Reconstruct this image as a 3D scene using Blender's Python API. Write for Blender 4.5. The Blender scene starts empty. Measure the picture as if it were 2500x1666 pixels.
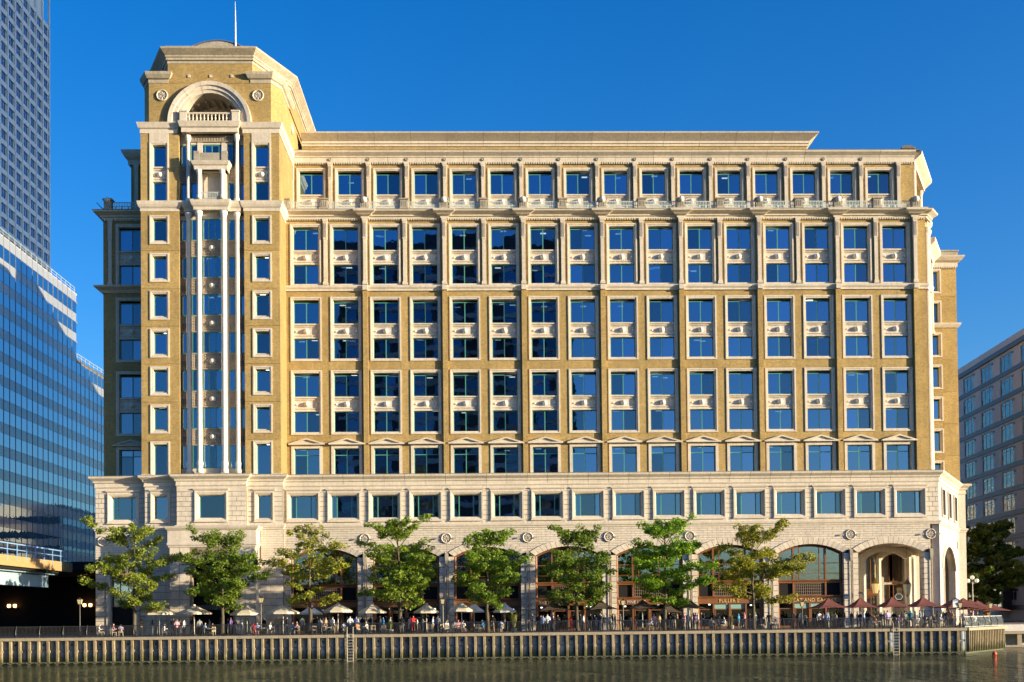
import bpy, bmesh, math, random
from mathutils import Vector, Matrix
random.seed(7)
R = math.radians
scene = bpy.context.scene
COL = scene.collection

# ------------------------------------------------------------------ camera
cam_d = bpy.data.cameras.new('camera')
cam = bpy.data.objects.new('camera', cam_d); COL.objects.link(cam)
cam_d.sensor_fit = 'HORIZONTAL'; cam_d.sensor_width = 36.0
cam_d.lens = 2900.0 / 2500.0 * 36.0
cam_d.shift_y = (1432.22 - 833.0) / 2500.0
cam_d.clip_start = 0.5; cam_d.clip_end = 6000
TH, PH, RO = .0255297, .0237905, -.0107944
fw = Vector((math.sin(TH)*math.cos(PH), math.cos(TH)*math.cos(PH), math.sin(PH)))
rt0 = Vector((math.cos(TH), -math.sin(TH), 0)); up0 = rt0.cross(fw)
rt = rt0*math.cos(RO) + up0*math.sin(RO); up = -rt0*math.sin(RO) + up0*math.cos(RO)
CAM = Vector((0, -130, 1.75))
m = Matrix((rt, up, -fw)).transposed().to_4x4(); m.translation = CAM
cam.matrix_world = m
scene.camera = cam

def U(px, py, Y):
    """photo pixel (2500 wide) -> X, Z on the vertical plane at depth Y"""
    d = rt*((px-1250)/2900) + up*((1432.22-py)/2900) + fw
    p = CAM + d*((Y+130)/d.y)
    return p.x, p.z

# ------------------------------------------------------------------ world, sun, exposure
SUN_AZ, SUN_EL = R(69), R(8)          # azimuth measured from the facade normal (-Y) towards +X
sun_dir = Vector((math.sin(SUN_AZ)*math.cos(SUN_EL), -math.cos(SUN_AZ)*math.cos(SUN_EL), math.sin(SUN_EL)))
world = bpy.data.worlds.new('World'); scene.world = world; world.use_nodes = True
wn = world.node_tree.nodes; wl = world.node_tree.links
sky = wn.new('ShaderNodeTexSky'); sky.sky_type = 'NISHITA'; sky.sun_disc = False
sky.sun_elevation = SUN_EL
sky.sun_rotation = math.atan2(sun_dir.x, sun_dir.y)
sky.altitude = 0; sky.air_density = 1.0; sky.dust_density = 1.3; sky.ozone_density = 4.0
bg = wn['Background']; bg.inputs['Strength'].default_value = 0.15
hsv = wn.new('ShaderNodeHueSaturation'); hsv.inputs['Hue'].default_value = .511; hsv.inputs['Saturation'].default_value = 1.22; hsv.inputs['Value'].default_value = 1.0
wl.new(sky.outputs[0], hsv.inputs['Color']); wl.new(hsv.outputs[0], bg.inputs['Color'])
sd = bpy.data.lights.new('sun', 'SUN'); sd.energy = 5.0; sd.angle = R(0.5); sd.color = (1.0, .83, .55)
so = bpy.data.objects.new('sun', sd); COL.objects.link(so)
so.rotation_euler = (-sun_dir).to_track_quat('-Z', 'Y').to_euler()
scene.view_settings.view_transform = 'Standard'; scene.view_settings.look = 'None'
scene.view_settings.gamma = 1.0; scene.view_settings.exposure = 1.08
scene.cycles.max_bounces = 6; scene.cycles.diffuse_bounces = 3; scene.cycles.glossy_bounces = 3
scene.cycles.transparent_max_bounces = 10; scene.cycles.transmission_bounces = 3
scene.cycles.sample_clamp_indirect = 4.0
scene.cycles.caustics_reflective = False; scene.cycles.caustics_refractive = False

# ------------------------------------------------------------------ materials
def mat(name, col, rough=.8, metal=0., var=.12, scale=1.2, fine=6., bump=0., spec=.3, streak=0., coat=0., rv=0., tide=False):
    mt = bpy.data.materials.new(name); mt.use_nodes = True
    n = mt.node_tree.nodes; l = mt.node_tree.links; b = n['Principled BSDF']
    b.inputs['Roughness'].default_value = rough; b.inputs['Metallic'].default_value = metal
    b.inputs['Specular IOR Level'].default_value = spec
    b.inputs['Coat Weight'].default_value = coat
    g = n.new('ShaderNodeNewGeometry')
    n1 = n.new('ShaderNodeTexNoise'); n1.inputs['Scale'].default_value = scale; n1.inputs['Detail'].default_value = 5
    n2 = n.new('ShaderNodeTexNoise'); n2.inputs['Scale'].default_value = fine; n2.inputs['Detail'].default_value = 3
    l.new(g.outputs['Position'], n1.inputs['Vector']); l.new(g.outputs['Position'], n2.inputs['Vector'])
    a = n.new('ShaderNodeMath'); a.operation = 'ADD'; l.new(n1.outputs[0], a.inputs[0]); l.new(n2.outputs[0], a.inputs[1])
    src = a.outputs[0]
    if streak:
        mp = n.new('ShaderNodeMapping'); mp.inputs['Scale'].default_value = (2.2, 2.2, .12)
        n3 = n.new('ShaderNodeTexNoise'); n3.inputs['Scale'].default_value = 1.6; n3.inputs['Detail'].default_value = 4
        l.new(g.outputs['Position'], mp.inputs[0]); l.new(mp.outputs[0], n3.inputs['Vector'])
        s2 = n.new('ShaderNodeMath'); s2.operation = 'MULTIPLY_ADD'; l.new(n3.outputs[0], s2.inputs[0])
        s2.inputs[1].default_value = streak; l.new(src, s2.inputs[2]); src = s2.outputs[0]
        off = .5*streak
    else: off = 0
    mr = n.new('ShaderNodeMapRange'); mr.inputs[1].default_value = .65+off; mr.inputs[2].default_value = 1.35+off
    mr.inputs[3].default_value = 1-var; mr.inputs[4].default_value = 1+var
    l.new(src, mr.inputs[0])
    hs = n.new('ShaderNodeVectorMath'); hs.operation = 'SCALE'; hs.inputs[0].default_value = col[:3]
    sc_out = mr.outputs[0]
    if rv:
        oi = n.new('ShaderNodeObjectInfo'); m2 = n.new('ShaderNodeMapRange'); m2.inputs[3].default_value = 1-rv; m2.inputs[4].default_value = 1+rv
        l.new(oi.outputs['Random'], m2.inputs[0]); mu = n.new('ShaderNodeMath'); mu.operation = 'MULTIPLY'
        l.new(mr.outputs[0], mu.inputs[0]); l.new(m2.outputs[0], mu.inputs[1]); sc_out = mu.outputs[0]
    l.new(sc_out, hs.inputs['Scale']); l.new(hs.outputs[0], b.inputs['Base Color'])
    if tide:      # algae and damp up to the high water mark
        sx = n.new('ShaderNodeSeparateXYZ'); l.new(g.outputs['Position'], sx.inputs[0])
        ad_ = n.new('ShaderNodeMath'); ad_.operation = 'MULTIPLY_ADD'; l.new(n1.outputs[0], ad_.inputs[0]); ad_.inputs[1].default_value = 1.3; l.new(sx.outputs[2], ad_.inputs[2])
        m3 = n.new('ShaderNodeMapRange'); m3.inputs[1].default_value = -1.35; m3.inputs[2].default_value = -.75; m3.inputs[3].default_value = .85; m3.inputs[4].default_value = 0
        l.new(ad_.outputs[0], m3.inputs[0]); mx_ = n.new('ShaderNodeMix'); mx_.data_type = 'RGBA'
        l.new(m3.outputs[0], mx_.inputs[0]); l.new(hs.outputs[0], mx_.inputs[6]); mx_.inputs[7].default_value = (.075, .078, .032, 1)
        l.new(mx_.outputs[2], b.inputs['Base Color'])
    if bump:
        bp = n.new('ShaderNodeBump'); bp.inputs['Strength'].default_value = bump; bp.inputs['Distance'].default_value = .05
        l.new(n2.outputs[0], bp.inputs['Height']); l.new(bp.outputs[0], b.inputs['Normal'])
    return mt

def brick_mat(name, c1, c2, mortar):
    mt = mat(name, c1, rough=.9, var=.2, scale=.45, fine=5.5, streak=.6, rv=.09)
    n = mt.node_tree.nodes; l = mt.node_tree.links; b = n['Principled BSDF']
    g = next(x for x in n if x.type == 'NEW_GEOMETRY'); vm = next(x for x in n if x.type == 'VECT_MATH')
    sp = n.new('ShaderNodeSeparateXYZ'); l.new(g.outputs['Position'], sp.inputs[0])
    ad = n.new('ShaderNodeMath'); l.new(sp.outputs[0], ad.inputs[0]); l.new(sp.outputs[1], ad.inputs[1])
    cb = n.new('ShaderNodeCombineXYZ'); l.new(ad.outputs[0], cb.inputs[0]); l.new(sp.outputs[2], cb.inputs[1])
    br = n.new('ShaderNodeTexBrick'); br.inputs['Scale'].default_value = 1
    br.inputs['Brick Width'].default_value = .24; br.inputs['Row Height'].default_value = .12
    br.inputs['Mortar Size'].default_value = .014; br.inputs['Bias'].default_value = -.1
    br.inputs['Color1'].default_value = (*c1, 1); br.inputs['Color2'].default_value = (*c2, 1); br.inputs['Mortar'].default_value = (*mortar, 1)
    l.new(cb.outputs[0], br.inputs['Vector']); l.new(br.outputs['Color'], vm.inputs[0])
    bp = n.new('ShaderNodeBump'); bp.inputs['Strength'].default_value = .5; bp.inputs['Distance'].default_value = .03; bp.invert = True
    l.new(br.outputs['Fac'], bp.inputs['Height']); l.new(bp.outputs[0], b.inputs['Normal'])
    return mt

def glass_mat(name, tint, refl, fac, wav=.02):
    mt = bpy.data.materials.new(name); mt.use_nodes = True
    n = mt.node_tree.nodes; l = mt.node_tree.links; n.remove(n['Principled BSDF'])
    tr = n.new('ShaderNodeBsdfTransparent'); tr.inputs[0].default_value = (*tint, 1)
    gl = n.new('ShaderNodeBsdfGlossy'); gl.inputs['Color'].default_value = (*refl, 1); gl.inputs['Roughness'].default_value = .015
    mx = n.new('ShaderNodeMixShader')
    lw = n.new('ShaderNodeFresnel'); lw.inputs['IOR'].default_value = 1.5
    ma = n.new('ShaderNodeMath'); ma.operation = 'ADD'; ma.use_clamp = True; ma.inputs[1].default_value = fac
    l.new(lw.outputs[0], ma.inputs[0]); l.new(ma.outputs[0], mx.inputs[0])
    l.new(tr.outputs[0], mx.inputs[1]); l.new(gl.outputs[0], mx.inputs[2])
    no = n.new('ShaderNodeTexNoise'); no.inputs['Scale'].default_value = .9; g = n.new('ShaderNodeNewGeometry')
    l.new(g.outputs['Position'], no.inputs['Vector'])
    bp = n.new('ShaderNodeBump'); bp.inputs['Strength'].default_value = wav; bp.inputs['Distance'].default_value = .3
    l.new(no.outputs[0], bp.inputs['Height']); l.new(bp.outputs[0], gl.inputs['Normal'])
    l.new(mx.outputs[0], n['Material Output'].inputs[0])
    return mt

def emit_mat(name, col, s):
    mt = bpy.data.materials.new(name); mt.use_nodes = True
    b = mt.node_tree.nodes['Principled BSDF']; b.inputs['Base Color'].default_value = (*col, 1)
    b.inputs['Emission Color'].default_value = (*col, 1); b.inputs['Emission Strength'].default_value = s
    return mt

def leaf_mat(name, col):
    mt = bpy.data.materials.new(name); mt.use_nodes = True
    n = mt.node_tree.nodes; l = mt.node_tree.links; b = n['Principled BSDF']
    b.inputs['Roughness'].default_value = .5; b.inputs['Specular IOR Level'].default_value = .3
    g = n.new('ShaderNodeNewGeometry')
    no = n.new('ShaderNodeTexNoise'); no.inputs['Scale'].default_value = .8; no.inputs['Detail'].default_value = 2
    l.new(g.outputs['Position'], no.inputs['Vector'])
    ri = n.new('ShaderNodeMath'); ri.operation = 'ADD'; l.new(no.outputs[0], ri.inputs[0]); l.new(g.outputs['Random Per Island'], ri.inputs[1])
    cr = n.new('ShaderNodeValToRGB'); l.new(ri.outputs[0], cr.inputs[0])
    e = cr.color_ramp.elements; e[0].position = .3; e[1].position = 1.3 if False else 1.0
    e[0].color = (col[0]*.6, col[1]*.65, col[2]*.7, 1); e[1].color = (col[0]*1.95, col[1]*1.5, col[2]*1.2, 1)
    l.new(cr.outputs[0], b.inputs['Base Color'])
    tr = n.new('ShaderNodeBsdfTranslucent'); l.new(cr.outputs[0], tr.inputs[0])
    mx = n.new('ShaderNodeMixShader'); mx.inputs[0].default_value = .35
    l.new(b.outputs[0], mx.inputs[1]); l.new(tr.outputs[0], mx.inputs[2]); l.new(mx.outputs[0], n['Material Output'].inputs[0])
    return mt

M = {}
M['brick'] = brick_mat('yellow_stock_brick', (.475, .332, .13), (.33, .23, .087), (.28, .205, .105))
M['stone'] = mat('pale_stone', (.60, .53, .445), .85, var=.14, scale=.5, fine=4, streak=.9, rv=.05)
M['stone_weather'] = mat('rain_darkened_stone', (.43, .375, .295), .9, var=.25, scale=.7, fine=4, streak=1.0)
M['stone_joint'] = mat('stone_joint', (.27, .215, .165), .9, var=.1)
M['stone_grey'] = mat('weathered_stone', (.36, .32, .26), .9, var=.25, scale=.8, fine=5, streak=.8)
M['stone_lead'] = mat('lead_flashing', (.16, .14, .11), .8, var=.3, scale=1.5)
M['teal'] = mat('teal_window_frame', (.075, .27, .23), .4, var=.08, spec=.5)
M['glass'] = glass_mat('blue_office_glass', (.30, .38, .42), (.46, .68, .94), .31, .006)
M['door_glass'] = glass_mat('door_glass', (.25, .27, .28), (.7, .8, .9), .05)
M['shop_glass'] = glass_mat('shop_glass', (.35, .40, .42), (.72, .86, 1), .30, .04)
M['glass_b'] = glass_mat('clear_office_glass', (.50, .58, .60), (.46, .64, .84), .18, .008)
M['glass_c'] = glass_mat('bright_office_glass', (.2, .3, .4), (.50, .70, 1.0), .36, .008)
M['carved'] = mat('shaded_carved_stone', (.36, .30, .235), .9, var=.2, rv=.05)  # darker than the plain stone: shade of the columns put into the colour
M['inner'] = mat('office_interior', (.10, .10, .10), .9, var=.2)
M['slab'] = mat('office_slab', (.16, .16, .155), .9)
M['blind'] = mat('window_blind', (.68, .70, .70), .8, var=.05)
M['desk'] = mat('office_desk', (.35, .30, .25), .6)
M['lit'] = emit_mat('ceiling_light', (1, .95, .82), 1.6)
M['timber'] = mat('pile_timber', (.27, .215, .135), .9, var=.34, scale=2, fine=9, streak=1.0, rv=.22, tide=True)
M['steelwall'] = mat('sheet_steel', (.19, .215, .245), .6, var=.4, scale=1.3, fine=5, streak=.8, metal=.1, rv=.3, tide=True)
M['coping'] = mat('coping_concrete', (.34, .29, .22), .9, var=.15)
M['black'] = mat('black_iron', (.05, .05, .052), .38, metal=.4, var=.1, spec=.5)
M['greyrail'] = mat('painted_and_sunlit_rail', (.50, .55, .52), .5, var=.1)
M['wood'] = mat('shopfront_wood', (.21, .085, .035), .4, var=.2, fine=12, spec=.5)
M['dark'] = mat('dark_void', (.012, .012, .013), .9, var=.2)  # near-black base colour stands in for deep shade in recesses and underpass
M['paving'] = mat('paving', (.20, .18, .16), .9, var=.15)
M['bark'] = mat('bark', (.10, .085, .06), .95, var=.3, scale=3, fine=15, bump=.4)
M['cream'] = mat('cream_canvas', (.68, .60, .47), .9, var=.06)
M['white_cv'] = mat('white_canvas', (.72, .72, .70), .9, var=.05)
M['brown_cv'] = mat('dark_brown_canvas', (.085, .065, .048), .9, var=.1)
M['maroon_cv'] = mat('maroon_canvas', (.17, .058, .05), .9, var=.08)
M['pole'] = mat('pale_pole', (.55, .50, .42), .5)
M['gold'] = mat('gold_letters', (.75, .55, .22), .4, var=.02)
M['whitep'] = mat('white_paint', (.75, .74, .70), .5, var=.03)
M['lamp'] = mat('lantern_glass', (.60, .50, .28), .3, var=.1)
M['copper'] = mat('green_copper', (.20, .36, .31), .6, var=.15)
M['steelclad'] = mat('brushed_steel_cladding', (.52, .64, .72), .45, metal=.15, var=.06, scale=.3)
M['farglass'] = glass_mat('tower_glass', (.10, .13, .18), (.48, .60, .78), .38)
M['sp_panel'] = mat('glazed_spandrel_panel', (.30, .31, .32), .12, var=.07, scale=.2, spec=.8, coat=.6)
M['granite'] = mat('grey_granite', (.56, .54, .52), .6, var=.10, scale=.8, rv=.04)
M['darkgranite'] = mat('dark_granite', (.075, .07, .08), .4, var=.1)
M['orange'] = mat('sandy_concrete', (.40, .25, .11), .9, var=.15, scale=3)
M['blueface'] = mat('blue_grey_panel', (.30, .42, .50), .6, var=.08)
M['bluerail'] = mat('blue_rail', (.20, .36, .60), .5)
M['warm'] = emit_mat('warm_wall_lamp', (1, .45, .15), 4)
M['lead'] = mat('dome_lead', (.22, .25, .32), .45, metal=.4, var=.15)
M['bronze'] = mat('bronze', (.20, .14, .05), .4, metal=.5)
M['mast'] = mat('mast_metal', (.55, .62, .68), .4, metal=.3)
M['awning'] = mat('teal_fanlight', (.25, .42, .40), .5, var=.06)
M['buoy'] = mat('orange_buoy', (.75, .10, .04), .4)
M['rope'] = mat('rope', (.22, .22, .20), .9)
M['louvre'] = mat('louvre_bars', (.17, .13, .10), .6)
M['chairwood'] = mat('chair_wood', (.45, .38, .27), .6)

# ------------------------------------------------------------------ mesh builder
class MB:
    def __init__(s): s.v = []; s.f = []
    def quad(s, pts):
        i = len(s.v); s.v += [tuple(p) for p in pts]; s.f.append(tuple(range(i, i+len(pts)))); return s
    def box(s, x0, x1, y0, y1, z0, z1):
        i = len(s.v)
        s.v += [(x, y, z) for z in (z0, z1) for y in (y0, y1) for x in (x0, x1)]
        s.f += [tuple(i+k for k in q) for q in ((0,2,3,1), (4,5,7,6), (0,1,5,4), (2,6,7,3), (0,4,6,2), (1,3,7,5))]
        return s
    def loops(s, loops, close_profile=False, cap=True):
        """connect successive closed vertex loops"""
        i = len(s.v); n = len(loops[0])
        for lp in loops: s.v += [tuple(p) for p in lp]
        k = len(loops); rng = k if close_profile else k-1
        for a in range(rng):
            b = (a+1) % k
            for j in range(n):
                j2 = (j+1) % n
                s.f.append((i+a*n+j, i+a*n+j2, i+b*n+j2, i+b*n+j))
        if cap and not close_profile:
            s.f.append(tuple(i+j for j in reversed(range(n)))); s.f.append(tuple(i+(k-1)*n+j for j in range(n)))
        return s
    def prism(s, poly, z0, z1):
        return s.loops([[(x, y, z0) for x, y in poly], [(x, y, z1) for x, y in poly]])
    def prism_y(s, poly, y0, y1):
        return s.loops([[(x, y0, z) for x, z in poly], [(x, y1, z) for x, z in poly]])
    def lathe(s, prof, n=12, axis='z', c=(0,0,0)):
        lp = []
        for r, h in prof:
            ring = []
            for j in range(n):
                a = 2*math.pi*j/n
                if axis == 'z': ring.append((c[0]+r*math.cos(a), c[1]+r*math.sin(a), c[2]+h))
                else: ring.append((c[0]+r*math.cos(a), c[1]+h, c[2]+r*math.sin(a)))
            lp.append(ring)
        return s.loops(lp)
    def tube(s, pts, radii, n=6):
        pts = [Vector(p) for p in pts]
        if not isinstance(radii, (list, tuple)): radii = [radii]*len(pts)
        lp = []
        for k, p in enumerate(pts):
            d = (pts[min(k+1, len(pts)-1)] - pts[max(k-1, 0)])
            d = d.normalized() if d.length > 1e-6 else Vector((0,0,1))
            a = d.orthogonal().normalized() if abs(d.z) > .95 else d.cross(Vector((0,0,1))).normalized()
            b = d.cross(a)
            lp.append([p + (a*math.cos(2*math.pi*j/n) + b*math.sin(2*math.pi*j/n))*radii[k] for j in range(n)])
        return s.loops(lp)
    def sweep(s, path, prof, closed=False):
        """sweep profile [(outward, z)] along a plan path; outward is to the right of travel"""
        n = len(path); lp = []
        for k, (x, y) in enumerate(path):
            ds = []
            if k > 0 or closed: p = path[k-1]; ds.append(Vector((x-p[0], y-p[1])).normalized())
            if k < n-1 or closed: q = path[(k+1) % n]; ds.append(Vector((q[0]-x, q[1]-y)).normalized())
            ns = [Vector((d.y, -d.x)) for d in ds]
            mn = sum(ns, Vector((0, 0))); mn = mn.normalized()
            c = max(.3, mn.dot(ns[0]))
            lp.append([(x + mn.x*o/c, y + mn.y*o/c, z) for o, z in prof])
        return s.loops(lp, close_profile=closed)
    def rect_ring(s, x0, x1, z0, z1, prof):
        """closed profile [(inset, y)] swept round a rectangle in the XZ plane"""
        lp = [[(x0+d, y, z0+d), (x1-d, y, z0+d), (x1-d, y, z1-d), (x0+d, y, z1-d)] for d, y in prof]
        return s.loops(lp, close_profile=True)
    def lattice(s, xs, zs, holes, y0, y1):
        nx, nz = len(xs)-1, len(zs)-1
        fill = lambda i, j: 0 <= i < nx and 0 <= j < nz and (i, j) not in holes
        idx = {}
        def V(i, j, k):
            if (i, j, k) not in idx: idx[(i, j, k)] = len(s.v); s.v.append((xs[i], (y0, y1)[k], zs[j]))
            return idx[(i, j, k)]
        for i in range(nx):
            for j in range(nz):
                if not fill(i, j): continue
                s.f.append((V(i,j,0), V(i+1,j,0), V(i+1,j+1,0), V(i,j+1,0)))
                s.f.append((V(i,j,1), V(i,j+1,1), V(i+1,j+1,1), V(i+1,j,1)))
                if not fill(i-1, j): s.f.append((V(i,j,0), V(i,j+1,0), V(i,j+1,1), V(i,j,1)))
                if not fill(i+1, j): s.f.append((V(i+1,j,0), V(i+1,j,1), V(i+1,j+1,1), V(i+1,j+1,0)))
                if not fill(i, j-1): s.f.append((V(i,j,0), V(i,j,1), V(i+1,j,1), V(i+1,j,0)))
                if not fill(i, j+1): s.f.append((V(i,j+1,0), V(i+1,j+1,0), V(i+1,j+1,1), V(i,j+1,1)))
        return s
    def warp(s, fn): s.v = [tuple(fn(*p)) for p in s.v]; return s
    def mesh(s, name, mt, smooth=False, fix=True):
        me = bpy.data.meshes.new(name); me.from_pydata(s.v, [], s.f)
        if fix:
            bm = bmesh.new(); bm.from_mesh(me); bmesh.ops.recalc_face_normals(bm, faces=bm.faces); bm.to_mesh(me); bm.free()
        if smooth: me.polygons.foreach_set('use_smooth', [True]*len(me.polygons))
        if mt is not None: me.materials.append(M[mt] if isinstance(mt, str) else mt)
        me.update(); return me

POS = {}
def thing(name, label, cat, loc=(0,0,0), group=None, rz=0, kind=None):
    o = bpy.data.objects.new(name, None); COL.objects.link(o); o.empty_display_size = .3
    o.location = loc; o.rotation_euler = (0, 0, rz); POS[o.name] = Vector(loc)
    return tag(o, label, cat, group, kind)
def tag(o, label=None, cat=None, group=None, kind=None):
    if label: o['label'] = label
    if cat: o['category'] = cat
    if group: o['group'] = group
    if kind: o['kind'] = kind
    return o
def part(name, mesh, mt, parent=None, loc=(0,0,0), kind=None, smooth=False, rz=0, label=None):
    """mesh object; loc is in world coordinates (parents are only translated here)"""
    me = mesh.mesh(name, mt, smooth) if isinstance(mesh, MB) else mesh
    o = bpy.data.objects.new(name, me); COL.objects.link(o)
    w = Vector(loc); POS[o.name] = w
    if parent is not None:
        o.parent = parent; o.location = w - POS[parent.name]
    else: o.location = w
    if rz: o.rotation_euler = (0, 0, rz)
    if kind: o['kind'] = kind
    if label: o['label'] = label
    return o
def local(name, me, parent, loc=(0,0,0), rot=(0,0,0), kind=None):
    """child placed in its parent's own frame"""
    o = bpy.data.objects.new(name, me); COL.objects.link(o); o.parent = parent
    o.location = loc; o.rotation_euler = rot
    if kind: o['kind'] = kind
    return o
def copy_tree(o, parent=None):
    c = o.copy(); COL.objects.link(c); c.parent = parent
    for ch in list(o.children): copy_tree(ch, c)
    return c
CACHE = {}
def cached(key, fn):
    if key not in CACHE: CACHE[key] = fn()
    return CACHE[key]

# ================================================================== SETTING
QY = -17.0                       # quay edge
QC = (46.4, QY); QE = (54.5, -7.0); FY = 4.0
g = MB(); g.quad([(-2500, QY+.05, -.004), (QC[0], QY+.05, -.004), (QE[0]-.05, QE[1], -.004), (QE[0]-.05, FY, -.004), (2500, FY, -.004), (2500, 3000, -.004), (-2500, 3000, -.004)])
tag(part('ground', g, 'paving'), kind='structure')
w = MB(); w.quad([(-2500, -900, -2.45), (2500, -900, -2.45), (2500, 12, -2.45), (-2500, 12, -2.45)])
wm = bpy.data.materials.new('dock_water'); wm.use_nodes = True
n = wm.node_tree.nodes; l = wm.node_tree.links; b = n['Principled BSDF']
b.inputs['Base Color'].default_value = (.055, .066, .022, 1); b.inputs['Roughness'].default_value = .06; b.inputs['IOR'].default_value = 1.33
ge = n.new('ShaderNodeNewGeometry'); mp = n.new('ShaderNodeMapping'); mp.inputs['Scale'].default_value = (.75, .42, 1)
n1 = n.new('ShaderNodeTexNoise'); n1.inputs['Scale'].default_value = 1.5; n1.inputs['Detail'].default_value = 4; n1.inputs['Roughness'].default_value = .6
n2 = n.new('ShaderNodeTexNoise'); n2.inputs['Scale'].default_value = .22; n2.inputs['Detail'].default_value = 2
l.new(ge.outputs['Position'], mp.inputs[0]); l.new(mp.outputs[0], n1.inputs['Vector']); l.new(mp.outputs[0], n2.inputs['Vector'])
ad = n.new('ShaderNodeMath'); ad.operation = 'MULTIPLY'; n2.inputs['Scale'].default_value = .16; n2.inputs['Detail'].default_value = 3
mrw = n.new('ShaderNodeMapRange'); mrw.inputs[1].default_value = .38; mrw.inputs[2].default_value = .62; mrw.inputs[3].default_value = .12; mrw.inputs[4].default_value = 1.5
l.new(n2.outputs[0], mrw.inputs[0]); l.new(n1.outputs[0], ad.inputs[0]); l.new(mrw.outputs[0], ad.inputs[1])
bp = n.new('ShaderNodeBump'); bp.inputs['Strength'].default_value = 1.0; bp.inputs['Distance'].default_value = 4.5
l.new(ad.outputs[0], bp.inputs['Height']); l.new(bp.outputs[0], b.inputs['Normal'])
M['water'] = wm
tag(part('water', w, 'water'), kind='structure')

# ================================================================== MAIN BUILDING
BLD = thing('office_building', 'long yellow brick and pale stone office building with arched podium and corner tower', 'building', (4, 20, 0))
P0 = 4.351; C0 = -18.95
colx = [C0 + P0*k for k in range(16)]
bnd = [C0 + P0*(k+.5) for k in range(16)]       # boundary right of column k
def p(name, mb, mt, loc=(0,0,0), **k): return part(name, mb, mt, BLD, loc, **k)

def frame_mesh(w, h, kind):
    t = .085; m_ = .05
    xs = [-w/2, -w/2+t]; hx = []
    cuts = {'1': [], '2': [0], '2t': [0], '3': [-w*.29, w*.29], 'c3': [-w/6, w/6], '6': [-w/3, -w/6, 0, w/6, w/3]}[kind]
    for c in cuts: xs += [c-m_, c+m_]
    xs += [w/2-t, w/2]
    zs = [0, t, h-t, h]
    if kind == '2t': zs = [0, t, h*.76, h*.76+.09, h-t, h]
    hol = {(i, j) for i in range(1, len(xs)-1, 2) for j in range(1, len(zs)-1, 2)}
    return xs, zs, hol
prand = random.Random(21)
def window(parent, x, y, z0, w, h, kind='2', glass='glass', frame='teal'):
    GL = glass
    k = (round(w, 3), round(h, 3), kind, frame)
    xs, zs, hol = frame_mesh(w, h, kind)
    me = cached(('fr',)+k, lambda: MB().lattice(xs, zs, hol, 0, .12).mesh('window', frame))
    o = part('window', me, None, parent, (x, y, z0))
    for (i, j) in sorted(hol):
        pw, ph = xs[i+1]-xs[i]+.02, zs[j+1]-zs[j]+.02
        glass = GL if GL != 'glass' else prand.choice(('glass', 'glass', 'glass', 'glass_b', 'glass_c'))
        pm = cached(('pn', round(pw, 3), round(ph, 3), glass), lambda: MB().box(-pw/2, pw/2, 0, .02, 0, ph).mesh('pane', glass))
        po = part('pane', pm, None, o, (x+(xs[i]+xs[i+1])/2, y+.05, z0+zs[j]-.01))
        po.rotation_euler = (prand.uniform(-.005, .005), 0, prand.uniform(-.006, .006))
    return o
RING = [(0, .03), (0, -.09), (.15, -.09), (.17, -.03), (.30, -.03), (.32, .45), (.10, .45)]
def ring(parent, x, y, z0, w, h, mt='stone', prof=RING, name='window_surround'):
    me = cached(('rg', round(w, 3), round(h, 3), mt, id(prof)), lambda: MB().rect_ring(-w/2, w/2, 0, h, prof).mesh(name, mt))
    return part(name, me, None, parent, (x, y, z0))
def boxpart(name, parent, mt, x0, x1, y0, y1, z0, z1, **k):
    dx, dy, dz = x1-x0, y1-y0, z1-z0
    me = cached(('bx', name, mt, round(dx, 3), round(dy, 3), round(dz, 3)), lambda: MB().box(-dx/2, dx/2, 0, dy, 0, dz).mesh(name, mt))
    return part(name, me, None, parent, ((x0+x1)/2, y0, z0), **k)

# carved spandrel with ledges, bead courses, boss and scrolls
def spandrel(parent, x, y, z0, w, h):
    me = cached(('sp', round(w, 3), round(h, 3)), lambda: MB().sweep([(-w/2, 0), (w/2, 0)], [(-.2, 0), (.10, 0), (.10, .12), (.0, .16), (0, h*.24), (-.05, h*.28), (-.05, h*.72), (0, h*.76), (0, h-.2), (.14, h-.14), (.14, h), (-.2, h)]).mesh('spandrel', 'stone'))
    o = part('spandrel', me, None, parent, (x, y, z0))
    bm_ = cached(('boss', round(h, 2)), lambda: MB().lathe([(.02, -.34), (.13, -.31), (.22, -.22), (.27, -.08), (.29, .04), (.33, .06), (.33, .1)], 14, 'y').mesh('boss', 'whitestone', True))
    part('boss', bm_, None, o, (x, y, z0+h*.5))
    sc_ = cached('scroll', lambda: MB().lathe([(.02, -.14), (.07, -.12), (.11, 0), (.11, .06)], 8, 'y').mesh('scroll', 'whitestone', True))
    for sx in (-1, 1): part('scroll', sc_, None, o, (x+sx*w*.40, y, z0+h*.48))
    def dent():
        b_ = MB(); nn = int(w/.15)
        for zz in (h*.76+.04, h*.16):
            for i in range(nn):
                xx = -w/2+(i+.5)*w/nn; b_.box(xx-.045, xx+.045, -.06, .02, zz, zz+.10)
        return b_.mesh('bead_course', 'stone')
    part('bead_course', cached(('dent', round(w, 3), round(h, 3)), dent), None, o, (x, y, z0), kind='stuff')
    return o
M['whitestone'] = mat('white_stone', (.74, .70, .63), .7, var=.05)

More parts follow.
